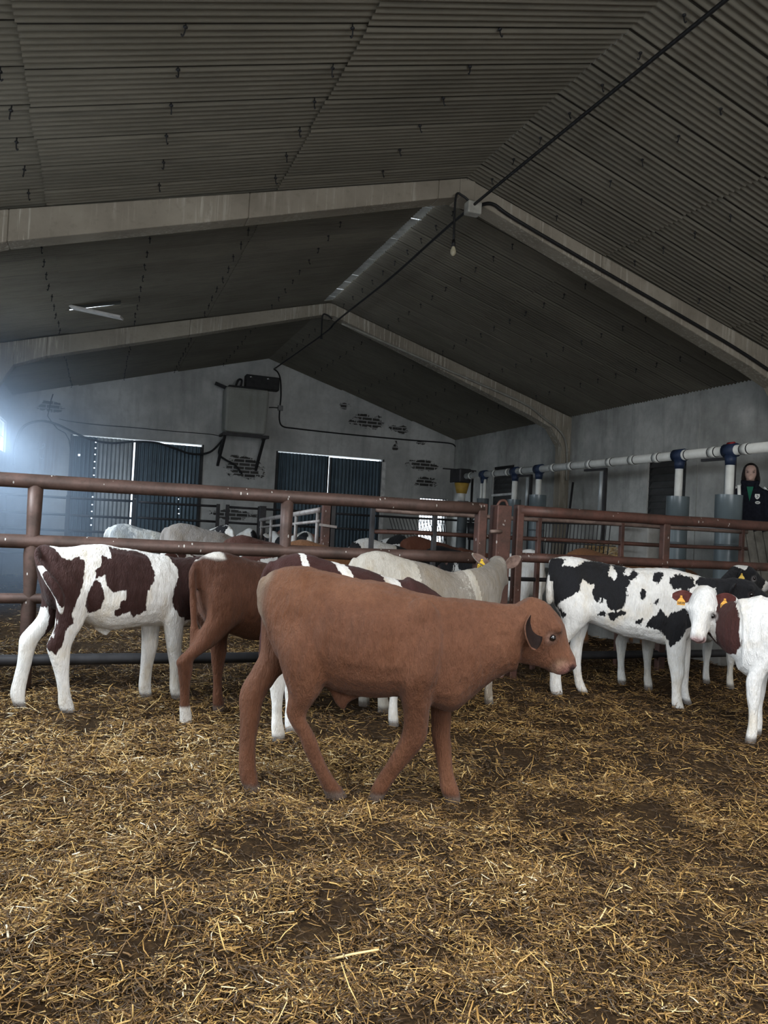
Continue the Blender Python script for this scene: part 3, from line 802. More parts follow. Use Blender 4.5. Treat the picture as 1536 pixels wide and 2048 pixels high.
# brackets that carry the pipe
def bracket(px, label):
    c = at(px, 940, X=FX + .05)
    b = empty('pipe_bracket', (FX + .05, c.y, PZ), 0, label, 'bracket', 'brackets carrying the white feed pipe')
    m = MB(); m.bar((FX + .05, c.y - .12, PZ), (FX + .05, c.y - .12, zp - .09), .045, .045); wb(m, 'stand', M_IRON, b)
    m = MB(); m.bar((FX + .05, c.y - .14, zp - .09), (FX + .02, c.y + .38, zp - .09), .045, .035); wb(m, 'arm', M_IRON, b)
    m = MB(); m.tube([(FX + .02, c.y - .06, zp - .13), (FX + .02, c.y - .06, zp - .75)], .035, 8); wb(m, 'sleeve', M_GALV, b)
bracket(1202, 'black pole bracket under the white pipe in the middle of the right wall'); bracket(1056, 'black pole bracket behind the grey tubes near the hinge post'); bracket(1452, 'black pole bracket beside the person')
# leaning pole and short white strip by the shuttered window
lp = MB(); a_ = at(1128, 1060, X=7.9); b_ = at(1146, 965, X=8.25)
lp.tube([(a_.x, a_.y, PZ), tuple(b_)], .022, 8); tag(lp.build('leaning_pole', M_IRON), 'thin black pole leaning on the right wall behind the feed rack', 'pole')
w_ = at(1005, 990, X=8.46); m = MB(); m.bar((8.475, w_.y + .5, w_.z), (8.475, w_.y - .55, w_.z + .02), .05, .05)
tag(m.build('white_strip', plain('bright_white', (.8, .8, .78), .4)), 'short white strip across the dark shuttered opening', 'strip')

# hay racks: leaning bars with straw behind
def rack(p0, p1, z0, z1, lean, n, label, tilt, mid=True):
    """p0,p1: ends of the rack on plan; bars slope by tilt along it"""
    p0 = Vector(p0); p1 = Vector(p1); d = (p1 - p0); L = d.length; d.normalize(); nr = Vector((-d.y, d.x, 0))
    r = empty('hay_rack', (p0 + p1) / 2, 0, label, 'rack')
    r.location.z = z0
    top = lambda u: p0 + d * u + nr * lean + Vector((0, 0, z1)); bot = lambda u: p0 + d * u + Vector((0, 0, z0))
    m = MB(); m.tube([top(0), top(L)], .02, 8); m.tube([bot(0), bot(L)], .02, 8)
    if mid: m.tube([(top(0) + bot(0)) / 2, (top(L) + bot(L)) / 2], .009, 6)
    wb(m, 'frame', M_IRON, r)
    for k in range(n):
        u = L * (k + .5) / n; m = MB(); m.tube([bot(min(L, max(0, u + tilt))), top(u)], .0085, 6); wb(m, 'bar', M_IRON, r)
    return r
y0, y1 = at(1090, 1045, X=6.72).y, at(1240, 1050, X=6.72).y
rack((6.72, y0, 0), (6.72, y1, 0), .98, at(1160, 1047, X=6.72).z, -.12, 20, 'hay rack of slanted black bars on the feed passage, straw heaped inside', -.22)
rack((6.2, 16.6, 0), (7.4, 15.9, 0), 1.05, 1.62, .0, 18, 'dark hay rack of slanted bars before the bright corner window', .2)
yq = at(1500, 1060, X=6.9).y
def straw_heap(name, c, rx, ry, h, n, label, seed):
    R = np.random.default_rng(seed)
    a = R.random(n) * 2 * np.pi; q = np.sqrt(R.random(n))
    x = c[0] + rx * q * np.cos(a); y = c[1] + ry * q * np.sin(a); z = c[2] + h * (1 - q**2) * R.random(n)**.4
    o = straws(name, np.stack([x, y, z], 1), R.uniform(.05, .2, n), R.uniform(.004, .009, n), R.random(n) * 6.3, R.normal(0, .5, n),
               R.beta(3.4, 1.8, n), np.zeros(n), .2)
    return tag(o, label, 'hay', kind='stuff')
straw_heap('hay_heap', (7.05, (y0 + y1) / 2 - .1, PZ), .26, abs(y0 - y1) * .5, .62, 2600, 'pale straw heaped behind the slanted bars of the hay rack', 5)
# concrete block and timber panel on the passage
ca, cb_ = at(1250, 1052, X=7.1), at(1303, 1056, X=7.1)
m = MB(); m.box((7.05, cb_.y, PZ - .02), (7.35, ca.y, ca.z)); tag(m.build('concrete_block', M_CONC, bevel=.02), 'upright grey concrete block on the feed passage right of the hay rack', 'block')
M_BOARD = plain('grey_weathered_board', (0.16, 0.15, 0.13), .9, 0, .1, .4, 6)
pb = empty('board_panel', (7.0, 7.3, PZ), 0, 'grey boarded panel with dark diagonal gaps at the right edge behind the rails', 'panel')
pa, pc = at(1487, 1060, Y=7.25), at(1545, 1060, Y=7.25)
for k in range(7):
    x = pa.x + k * .14
    m = MB(); m.bar((x + .16, 7.25, .76), (x - .06, 7.25, pa.z), .118, .025, (0, 1, 0)); wb(m, 'board', M_BOARD, pb, .004)
# black lantern-like bucket hanging between the far tubes
hb = at(948, 1060, X=7.0)
bk = empty('black_bucket', (hb.x, hb.y, hb.z), 0, 'small black bucket hanging between the two farthest grey tubes', 'bucket')
m = MB(); m.tube([(hb.x, hb.y, hb.z - .2), (hb.x, hb.y, hb.z + .14)], [.12, .15], 14); wb(m, 'body', M_BLACK, bk)
m = MB(); m.tube(curve_pts([(hb.x, hb.y - .15, hb.z + .12), (hb.x, hb.y, hb.z + .3), (hb.x, hb.y + .15, hb.z + .12)], 6), .012, 6); wb(m, 'handle', M_IRON, bk)

# ------------------------------------------------------------------ tank on the end wall
M_TANK = mat_plaster('dirty_white_tank', (0.40, 0.40, 0.37), (0.25, 0.25, 0.22))
tx0, tx1, tz0, tz1 = 2.5, 3.49, 3.36, 4.38
tk = empty('water_tank', (3, 17.75, tz0), 0, 'grimy white square water tank on an iron bracket high on the end wall', 'tank')
m = MB(); b_ = .05
vs = [(tx0 + .02, 17.5, tz0), (tx1 - .03, 17.5, tz0), (tx1 - .03, YE - .02, tz0), (tx0 + .02, YE - .02, tz0),
      (tx0, 17.46, tz1), (tx1, 17.46, tz1), (tx1, YE - .02, tz1), (tx0, YE - .02, tz1)]
m.add(vs, [(0,3,2,1), (4,5,6,7), (0,1,5,4), (1,2,6,5), (2,3,7,6), (3,0,4,7)]); wb(m, 'body', M_TANK, tk, .06)
m = MB(); m.box((tx0 + .06, 17.49, tz1 - .005), (tx1 - .06, YE - .06, tz1 + .035)); wb(m, 'lid', M_DARK, tk, .015)
m = MB(); m.bar((tx0 - .02, 17.48, tz0 - .06), (tx1 + .04, 17.48, tz0 - .06), .06, .07); m.bar((tx0, 17.48, tz0 - .06), (tx0, YE, tz0 - .06), .05, .05); m.bar((tx1, 17.48, tz0 - .06), (tx1, YE, tz0 - .06), .05, .05)
m.bar((tx0 + .04, 17.5, tz0 - .06), (tx0 - .02, YE, tz0 - .75), .06, .05); m.bar((tx1 - .06, 17.5, tz0 - .06), (tx1 - .12, YE, tz0 - .8), .06, .05); wb(m, 'bracket', M_IRON, tk)
m = MB(); m.bar((tx0 - .18, 17.9, tz1 + .1), (tx0 + .06, 17.7, tz1 - .02), .06, .08); wb(m, 'hook_arm', M_IRON, tk)
m = MB(); m.tube(curve_pts([(tx0 + .24, 17.7, tz1 + .03), (tx0 + .3, 17.7, tz1 + .2), (tx0 + .38, 17.72, tz1 + .2), (tx0 + .36, 17.75, tz1 + .03)], 5), .025, 8); wb(m, 'hose_loop', M_BLACK, tk)
lb_ = empty('lamp_box', (3.38, 17.95, 4.66), 0, 'dark metal box with two small shiny lenses above the water tank', 'box')
m = MB(); m.box((2.99, 17.8, 4.45), (3.78, YE, 4.76)); wb(m, 'case', M_DARK, lb_, .02)
for x in (3.1, 3.5):
    m = MB(); m.ball((x, 17.8, 4.7), (.05, .03, .03), 8, 6); wb(m, 'lens', plain('lens_glass', (.8, .8, .8), .05, 1.0), lb_)

# ------------------------------------------------------------------ cables
def cable(name, pts, r, label, cat='cable', n=8, mat=None, smooth=True):
    m = MB(); m.tube(curve_pts(pts, n) if smooth else pts, r, 7)
    return tag(m.build(name, mat or M_BLACK), label, cat)
W = lambda px, py, dy=.04: at(px, py, Y=YE - dy)
bx = at(945, 412, Y=7.42)
cable('ridge_cable', [(bx.x, -2.8, bx.z), (bx.x, 2.5, bx.z - .02), (bx.x, 7.42, bx.z), (bx.x + .04, 10, bx.z - .03), tuple(at(676, 640, Y=12.7)), tuple(at(655, 662, Y=13.3)), tuple(at(600, 702, Y=15.6)), tuple(W(548, 738))], .016, 'black cable running below the ridge the length of the barn')
jb = MB(); jb.box((bx.x - .07, bx.y - .05, bx.z - .09), (bx.x + .09, bx.y + .07, bx.z + .04)); tag(jb.build('junction_box', plain('pale_plastic', (.36, .35, .31), .5), bevel=.012), 'pale plastic junction box at the ridge end of the nearest beam', 'box')
cable('wall_cable', [tuple(W(*p)) for p in ((548, 738), (556, 745), (561, 760), (562, 790), (560, 815), (559, 840), (566, 853), (590, 857), (660, 865), (740, 873), (830, 881), (895, 886), (910, 892), (914, 905), (912, 930), (909, 960), (908, 1000))], .017, 'black cable clipped across the end wall from the ridge to the right corner', n=5)
jw = W(561, 816, .05); jb = MB(); jb.box((jw.x - .06, YE - .07, jw.z - .06), (jw.x + .06, YE, jw.z + .06)); tag(jb.build('junction_box', plain('grey_plastic', (.2, .2, .2), .5), bevel=.01), 'small grey junction box on the end wall right of the tank', 'box')
cable('feeder_cable', [tuple(W(*p)) for p in ((556, 816), (548, 815), (538, 815))], .012, 'short black cable from the wall box to the tank')
cable('hanging_cable', [tuple(at(px, py, Y=YE - .3)) for px, py in ((28, 930), (30, 890), (45, 855), (78, 842), (112, 848), (150, 866), (185, 880), (225, 886), (270, 883), (315, 886), (350, 897), (385, 908), (420, 904), (445, 880), (450, 868))], .024, 'thick black hose sagging across the top of the left barn doors', 'hose', 6)
cable('loose_hose', [tuple(at(px, py, Y=YE - .15)) for px, py in ((452, 868), (442, 890), (438, 908), (452, 920), (470, 930), (484, 948))], .022, 'loose black hose end dangling below the water tank', 'hose', 6)
cable('slack_wire', [tuple(W(*p)) for p in ((118, 838), (142, 843), (200, 850), (265, 855), (340, 862), (415, 868), (440, 872))], .008, 'thin slack wire strung above the left barn doors', 'wire', 5)
ck = MB(); ck.tube([tuple(W(*p, .012)) for p in ((106, 788), (102, 800), (99, 815), (95, 832), (104, 845), (115, 858), (130, 866), (138, 880), (141, 900))], .012, 5)
tag(ck.build('trim_9', M_BLACK), kind='structure')
# cable along the nearest beam, right half, and conduit along the second beam
cable('beam_cable', [(bx.x + .08, 7.44, bx.z + .02)] + [tuple(at(px, py, Y=7.47)) for px, py in ((985, 408), (1030, 438), (1200, 538), (1400, 654), (1480, 702), (1560, 755))], .02, 'black cable sagging along the lower edge of the nearest beam')
cable('beam_conduit', [tuple(at(px, py, Y=12.74)) for px, py in ((684, 647), (900, 742), (1040, 803), (1085, 834), (1130, 878), (1133, 960))], .022, 'pale conduit along the second beam and down its column', 'conduit', mat=plain('pale_conduit', (.25, .24, .21), .5))
# bulbs
def bulb(p_top, p_bot, label, withbulb=True):
    b = empty('hanging_bulb', p_top, 0, label, 'lamp')
    x, y, z = p_top; zb = p_bot
    m = MB(); m.tube(curve_pts([(bx.x - .02, y, z - .03), (x + .08, y, z + .03), (x, y, z), (x, y, zb + .12)], 6), .013, 7); wb(m, 'cord', M_BLACK, b)
    m = MB(); m.tube([(x, y, zb + .12), (x, y, zb + .05)], [.016, .024], 10); wb(m, 'socket', M_BLACK, b)
    if withbulb:
        m = MB(); m.tube([(x, y, zb + .055), (x, y, zb + .03), (x, y, zb), (x, y, zb - .025), (x, y, zb - .045), (x, y, zb - .052)], [.014, .022, .032, .03, .018, .004], 14)
        wb(m, 'bulb', plain('dusty_bulb_glass', (.42, .38, .27), .25, 0, .5), b)
c = at(915, 395, Y=7.42); d = at(909, 503, Y=7.42)
bulb((c.x - .02, 7.42, c.z), d.z, 'bare unlit bulb on a black cord below the ridge')
c = at(645, 632, Y=12.7); d = at(637, 683, Y=12.7)
bulb((c.x, 12.7, c.z), d.z, 'empty bulb socket on a short cord at the second beam', False)

# ------------------------------------------------------------------ hooks of the roof sheets
def hook_mesh():
    m = MB(); m.tube(curve_pts([(0, 0, .03), (0, 0, -.035), (.008, .004, -.062), (.016, .006, -.05)], 4), .005, 6)
    m.ball((0, 0, -.004), (.016, .016, .01), 8, 5)
    me = m.mesh('roof_hook'); me.materials.append(M_BLACK); return me
HM = hook_mesh()
rows = [(-.72, 'left', 'lowest'), (.33, 'left', 'second'), (1.38, 'left', 'third'), (2.45, 'left', 'top'),
        (3.72, 'right', 'top'), (4.53, 'right', 'second'), (5.6, 'right', 'third'), (6.55, 'right', 'fourth'), (7.55, 'right', 'lowest')]
rr = random.Random(4)
for x, side, nm in rows:
    y = 3.83 if x < 3.6 else 3.46 if x > 3.7 else 3.83
    while y < 17.8:
        if not (7.42 < y < 7.8 or 12.7 < y < 13.1):
            o = bpy.data.objects.new('roof_hook', HM); COL.objects.link(o)
            o.location = (x + rr.uniform(-.01, .01), y, roofz(x) + .004); o.rotation_euler = (rr.uniform(-.15, .15), rr.uniform(-.15, .15), rr.uniform(0, 6.3))
            tag(o, 'small black bolt hook poking through the %s roof sheets, %s row' % (side, nm), 'hook', 'bolt hooks, %s row of the %s roof' % (nm, side))
        y += .48
# slipped roof lath under the broken sheet
lath = MB(); p = at(142, 614, Y=11.15); q = at(244, 636, Y=10.95)
lath.bar(tuple(p), tuple(q), .16, .03); tag(lath.build('loose_board', plain('pale_board', (.42, .4, .37), .8), bevel=.004), 'pale broken board hanging below the dark hole in the left roof', 'board')
# ------------------------------------------------------------------ cattle
def cr(P, n):
    """Catmull-Rom on an array of rows"""
    P = np.asarray(P, dtype=float); m = len(P); out = []
    for i in range(m - 1):
        p0 = P[max(i-1, 0)]; p1 = P[i]; p2 = P[i+1]; p3 = P[min(i+2, m-1)]
        for k in range(n):
            t = k / n
            out.append(0.5*((2*p1) + (p2-p0)*t + (2*p0-5*p1+4*p2-p3)*t*t + (3*p1-p0-3*p2+p3)*t**3))
    out.append(P[-1]); return np.array(out)
class Beast:
    def __init__(s, foot, heading, name='calf', voxel=0.011, off=0.0):
        """foot: photo pixel of a point on the ground under the body's mid plane"""
        h = math.radians(heading)
        s.h = h; s.f = Vector((math.cos(h), math.sin(h), 0)); s.lf = Vector((-math.sin(h), math.cos(h), 0))
        s.O = Vector(foot) if len(foot) == 3 else at(*foot, Z=0); s.O.z = 0
        s.O = s.O + s.lf * off
        s.name = name; s.voxel = voxel
        s.mb = MB(); s.overlays = []; s.kids = []; s.hoofs = []
    def L(s, px, py, y=0.0):
        d = ray(px, py); t = (s.O - CAM).dot(s.lf) + y
        p = CAM + d * (t / d.dot(s.lf)); q = p - s.O
        return Vector((q.dot(s.f), y, p.z))
    def world(s, v): return s.O + s.f * v[0] + s.lf * v[1] + Vector((0, 0, v[2]))
    def rings(s, C, A, B, sub=4, n=20, p=1.0, egg=0.0):
        """C centres, A half axes (up / fore-aft), B half axes (sideways): lofted closed tube"""
        D = cr(np.hstack([np.array([tuple(v) for v in C]), np.array([tuple(v) for v in A]), np.array([tuple(v) for v in B])]), sub)
        m = len(D); vs = []
        for r in D:
            c, a, b = r[:3], r[3:6], r[6:9]
            for k in range(n):
                t = 2 * math.pi * k / n; ct, st = math.cos(t), math.sin(t)
                ca = math.copysign(abs(ct)**p, ct); sa = math.copysign(abs(st)**p, st)
                vs.append(c + a * ca + b * sa * (1 - egg * ca))
        fs = [(i*n + k, i*n + (k+1) % n, (i+1)*n + (k+1) % n, (i+1)*n + k) for i in range(m-1) for k in range(n)]
        fs += [tuple(range(n - 1, -1, -1)), tuple((m-1)*n + k for k in range(n))]
        s.mb.add(vs, fs, True)
    def loft(s, T, pairs, w, y=0.0, sub=4, p=1.0, egg=0.0, n=20):
        """pairs of traced points (edge to edge); T maps trace coordinates to photo pixels, or to local (x, z) when T is None"""
        C = []; A = []; B = []
        for i, (a, b) in enumerate(pairs):
            yy = y[i] if isinstance(y, (list, tuple)) else y
            ww = w[i] if isinstance(w, (list, tuple)) else w
            if T is None: pa, pb = Vector((a[0], yy, a[1])), Vector((b[0], yy, b[1]))
            else: pa, pb = s.L(*T(a), yy), s.L(*T(b), yy)
            C.append((pa + pb) / 2); A.append((pa - pb) / 2); B.append(Vector((0, ww, 0)))
        s.rings(C, A, B, sub, n, p, egg)
    def leg(s, T, rows, y, w, hoof=True, sub=4, hcol=(0.10, 0.075, 0.06), rl=1.0):
        """rows: (front point, back point) going down; last row is the sole"""
        ys = y if isinstance(y, (list, tuple)) else [y] * len(rows)
        s.loft(T, rows, [x * rl for x in w], ys, sub, 0.95)
        a, b = rows[-1]
        if T is None: pa, pb = Vector((a[0], ys[-1], a[1])), Vector((b[0], ys[-1], b[1]))
        else: pa, pb = s.L(*T(a), ys[-1]), s.L(*T(b), ys[-1])
        c = (pa + pb) / 2; s.hoofs.append(c)
        if hoof:        # cloven hoof: two claws
            r = max(.024, (pa - pb).length * .5)
            for sy in (-1, 1):
                dz = Vector((0, sy * .017, 0))
                f = Vector((1, 0, 0)) * (1 if True else -1)
                s.mb.tube([c + dz + Vector((-.005, 0, .055)), c + dz + Vector((.004, 0, .03)), c + dz + Vector((.012, 0, .004)), c + dz + Vector((.014, 0, 0.0))],
                          [.019, .024, .026, .022], 10)
            s.overlays.append(('z', c, 0.035, 0.06, hcol, 0.85))
    def head(s, poll, F, U, Ln=.40, jaw=1.0, ear=(((-.2, .15, .9), (.6, 0, .3), 1), ((-.2, .15, .9), (.6, 0, .3), 1)), earlen=.155, pink=(0.34, 0.19, 0.16), earcol=(0.10, 0.05, 0.04), eyes=True, ring=None, lips=None, nostril=(0.05, .025, .022), skinny=1.0):
        """poll: top of the head; F: poll to nose; U: up out of the forehead (local frame)"""
        F = Vector(F).normalized(); U = Vector(U); U = (U - F * U.dot(F)).normalized(); S = U.cross(F).normalized()   # S: left
        poll = Vector(poll); s.hd = (poll, F, U, S, Ln)
        prof = [(-.13, -.06, -.50, .13), (0, .045, -.62, .18), (.12, .095, -.69, .21), (.26, .135, -.73, .235), (.40, .14, -.70, .235), (.54, .105, -.62, .185),
                (.68, .062, -.50, .14), (.82, .032, -.40, .125), (.92, .026, -.345, .13), (.985, -.005, -.30, .115), (1.025, -.07, -.23, .065)]
        C = []; A = []; B = []
        for u, t, b, w in prof:
            b = t + (b - t) * (1 + (jaw - 1) * min(1, max(0, (.95 - u) / .4)))
            C.append(poll + F * (u * Ln) + U * ((t + b) / 2 * Ln)); A.append(U * ((t - b) / 2 * Ln)); B.append(S * (w * Ln * skinny))
        s.rings(C, A, B, 3, 20, .9, -.12)
        H = lambda u, v, w: poll + F * (u * Ln) + U * (v * Ln) + S * (w * Ln)
        s.H = H
        for sd in (1, -1):      # brow ridges and lips
            s.mb.ball(H(.40, -.0, sd * .17 * skinny), .085 * Ln, 10, 7)
            s.mb.ball(H(.28, -.45, sd * .12), .15 * Ln, 10, 7)
            s.mb.ball(H(.955, -.06, sd * .08), .065 * Ln, 8, 6)
        s.mb.ball(H(.88, -.30, 0), .07 * Ln, 8, 6)
        # eyes
        if eyes:
            for sd in (1, -1):
                c = H(.475, -.115, sd * .212 * skinny)
                s.overlays.append(('ball', c - U * .006, .022 * Ln / .4, .052 * Ln / .4, ring or tuple(x * .8 for x in pink), .85)); s.overlays.append(('ball', c, .018 * Ln / .4, .026 * Ln / .4, (.03, .016, .013), .9))
                s.kids.append(('eye', c, .019 * Ln / .4, S * sd))
        if lips:
            for sd in (1, -1): s.overlays.append(('ball', H(.93, -.22, sd * .1), .035, .075, lips, .8))
        s.overlays.append(('ball', H(1.04, -.16, 0), .055 * Ln / .4, .10 * Ln / .4, pink, .9))
        for sd in (1, -1):
            s.overlays.append(('line', (H(1.02, -.115, sd * .06), H(.965, -.065, sd * .125)), .010 * Ln / .4, .020 * Ln / .4, nostril, 1))
        s.overlays.append(('line', (H(1.0, -.285, 0), H(.80, -.275, .135), H(.80, -.275, -.135)), .004, .013, tuple(x*.3 for x in pink), .8))
        # ears: dished leaves, drawn as a fan of rings
        s.eartips = []
        for sd, (dirv, face, el) in zip((1, -1), ear):
            base = H(.10, -.20, sd * .165 * skinny)
            d = (F * dirv[0] + U * dirv[1] + S * (sd * dirv[2])).normalized()
            fc = (F * face[0] + U * face[1] + S * (sd * face[2])); fc = (fc - d * fc.dot(d)).normalized(); wd = d.cross(fc)
            el = el * earlen
            us = [0, .12, .28, .45, .62, .78, .9, 1.0]; ws = [.020, .031, .044, .050, .047, .036, .022, .006]
            k = earlen / .155
            vs = []; nj = 11
            rows = cr(np.array(list(zip(us, ws))), 3); us = rows[:, 0].tolist(); ws = rows[:, 1].tolist()
            for u, w in zip(us, ws):
                c = base + d * (el * u) + fc * (.02 * u * u); w *= k
                cup = .45 * (1 - .5 * u)
                outer = []; inner = []
                for j in range(nj):
                    a = -1 + 2.0 * j / (nj - 1)
                    q = c + wd * (w * a) + fc * (w * cup * (a * a - .6))
                    outer.append(q - fc * .006); inner.append(q + fc * .006 * (1 - .5 * abs(a)))
                vs += outer + inner[::-1]
            n = 2 * nj
            fs = [(i*n + q, i*n + (q+1) % n, (i+1)*n + (q+1) % n, (i+1)*n + q) for i in range(len(us)-1) for q in range(n)]
            fs += [tuple(range(n-1, -1, -1)), tuple((len(us)-1)*n + q for q in range(n))]
            s.earm.append((vs, fs, base, d, fc, el, earcol))
            s.eartips.append((base, d, fc, wd, el))
    earm = None
    def mesh(s):
        me = s.mb.mesh(s.name)
        o = bpy.data.objects.new('tmp', me); COL.objects.link(o)
        bm = bmesh.new(); bm.from_mesh(me); bmesh.ops.recalc_face_normals(bm, faces=bm.faces); bm.to_mesh(me); bm.free()
        m = o.modifiers.new('r', 'REMESH'); m.mode = 'VOXEL'; m.voxel_size = s.voxel; m.use_smooth_shade = True
        m = o.modifiers.new('s', 'SMOOTH'); m.factor = .5; m.iterations = 5
        dg = bpy.context.evaluated_depsgraph_get()
        r = bpy.data.meshes.new_from_object(o.evaluated_get(dg)); r.name = s.name
        bpy.data.objects.remove(o); bpy.data.meshes.remove(me)
        return r
    def finish(s, mat, label, patch=None, cat='calf', group=None, eyecol=None, ears=True):
        """remesh the lofts into one skin, write coat attributes, hang eyes / ears / tags below it"""
        me = s.mesh(); n = len(me.vertices)
        co = np.empty(n * 3, dtype=np.float32); me.vertices.foreach_get('co', co); co = co.reshape(-1, 3).astype(float)
        # slight unevenness of flesh and hair
        nr = np.empty(n * 3, dtype=np.float32); me.vertices.foreach_get('normal', nr); nr = nr.reshape(-1, 3)
        d = .006 * vnoise(co * np.array([7, 7, 5])) + .0035 * vnoise(co * np.array([26, 26, 12])) + .002 * vnoise(co * np.array([60, 60, 24]))
        zf = np.clip((co[:, 2] - .35) / .25, .25, 1)
        d = d * s.rough
        me.vertices.foreach_set('co', (co + nr * (d * zf)[:, None]).astype(np.float32).ravel())
        pv = patch(s, co) if patch else np.full(n, -.1)
        a = me.attributes.new('patch', 'FLOAT', 'POINT'); a.data.foreach_set('value', np.clip(pv, -.15, .15).astype(np.float32))
        col = np.zeros((n, 4), dtype=np.float32)
        def lay(m, c, k):
            m = np.clip(m, 0, 1) * k
            for j in range(3): col[:, j] = np.where(m > 0, col[:, j] * (1 - m) + c[j] * m, col[:, j])
            col[:, 3] = np.maximum(col[:, 3], m)
        for kind, c, r0, r1, cc, k in s.overlays:
            if kind == 'ball': lay((r1 - np.linalg.norm(co - np.array(c), axis=1)) / (r1 - r0), cc, k)
            elif kind == 'z':
                near = np.linalg.norm(co[:, :2] - np.array(c)[:2], axis=1) < .085
                lay(np.where(near, (r1 - (co[:, 2] - c[2])) / (r1 - r0), 0), cc, k)
            elif kind == 'line':
                P0 = np.array(c[0])
                for P1 in c[1:]:
                    P1 = np.array(P1); dd = P1 - P0; t = np.clip(((co - P0) @ dd) / (dd @ dd), 0, 1)
                    lay((r1 - np.linalg.norm(co - P0 - t[:, None] * dd, axis=1)) / (r1 - r0), cc, k)
            elif kind == 'fn': lay(c(co), cc, k)
        at_ = me.attributes.new('skin', 'FLOAT_COLOR', 'POINT'); at_.data.foreach_set('color', col.ravel())
        o = link(s.name, me, mat, smooth=True); o.location = s.O; o.rotation_euler = (0, 0, s.h)
        tag(o, label, cat, group)
        for kind, c, r, d in s.kids:
            if kind == 'eye':
                m = MB(); m.ball(c - d * r * .45, r, 14, 10); m.build('eye', M_EYE, o)
        if ears:
            for vs, fs, base, d, fc, el, ec in (s.earm or []):
                bm_ = MB(); bm_.add(vs, fs, True); em = bm_.mesh('ear')
                ob = link('ear', em, [s.earmat or mat, mat_ear(ec)], o, True)
                bm = bmesh.new(); bm.from_mesh(em); bmesh.ops.recalc_face_normals(bm, faces=bm.faces)
                for f in bm.faces:
                    if f.normal.dot(fc) > .35 and (f.calc_center_median() - base).dot(d) < el * .93: f.material_index = 1
                bm.to_mesh(em); bm.free()
                pe = np.array([tuple(v.co) for v in em.vertices])
                em.attributes.new('skin', 'FLOAT_COLOR', 'POINT').data.foreach_set('color', np.zeros(len(pe) * 4, dtype=np.float32))
                a = em.attributes.new('patch', 'FLOAT', 'POINT'); a.data.foreach_set('value', np.clip(patch(s, pe) if patch else np.full(len(pe), -.1), -.15, .15).astype(np.float32))
        s.o = o
        return o
    earmat = None; rough = 1.0
    def tagear(s, i, text, col=(0.72, 0.36, 0.06), u=.55, drop=.0, facing=None, size=.06, lift=.022):
        base, d, fc, wd, el = s.eartips[i]
        c = base + d * (el * u) + fc * .012
        fcv = Vector(facing) if facing is not None else fc
        fcv.normalize(); dn = Vector((0, 0, -1)); dn = (dn - fcv * dn.dot(fcv)).normalized(); sd = dn.cross(fcv)
        c = c + fcv * lift
        P = lambda a, b, t: c + sd * (a * size) + dn * (b * size) + fcv * t
        out = [(-.12, -.12), (.12, -.12), (.16, .18), (.42, .5), (.5, .62), (.5, 1.15), (-.5, 1.15), (-.5, .62), (-.42, .5), (-.16, .18)]
        vs = [P(a, b, 0) for a, b in out] + [P(a, b, -.003) for a, b in out]; n = len(out)
        fs = [tuple(range(n)), tuple(range(2*n-1, n-1, -1))] + [(k, k + n, (k+1) % n + n, (k+1) % n) for k in range(n)]
        m = MB(); m.add(vs, fs); m.tube([P(0, .02, -.008), P(0, .02, .004)], size * .12, 8)
        t = m.build('ear_tag', plain('orange_tag_%d' % int(col[0]*1000), col, .5, 0, .3, .08), s.o)
        bm = bmesh.new(); bm.from_mesh(t.data); bmesh.ops.recalc_face_normals(bm, faces=bm.faces); bm.to_mesh(t.data); bm.free()
        if text:
            cu = bpy.data.curves.new('number', 'FONT'); cu.body = text; cu.align_x = 'CENTER'; cu.align_y = 'CENTER'; cu.size = size * .46; cu.extrude = .0004; cu.offset = size * .006
            tmp = bpy.data.objects.new('tmp', cu); COL.objects.link(tmp)
            dg = bpy.context.evaluated_depsgraph_get(); tm = bpy.data.meshes.new_from_object(tmp.evaluated_get(dg)); bpy.data.objects.remove(tmp)
            q = P(0, .88, .0015); 
            # text runs along its own x: facing the reader
            xr = fcv.cross(dn) * -1
            xr = (-dn).cross(fcv)
            M = Matrix(((xr.x, -dn.x, fcv.x, q.x), (xr.y, -dn.y, fcv.y, q.y), (xr.z, -dn.z, fcv.z, q.z), (0, 0, 0, 1)))
            tm.transform(M); tm.name = 'number'
            link('number', tm, M_INK, t)
        return t
M_INK = plain('tag_ink', (.02, .015, .015), .5)
def _eye():
    t = NT('calf_eye'); return t.base((.006, .004, .004), .05, 0, .8)
M_EYE = _eye()
_ears = {}
def mat_ear(c):
    if c not in _ears: _ears[c] = plain('ear_lining', c, .8, 0, .1, .3, 30)
    return _ears[c]
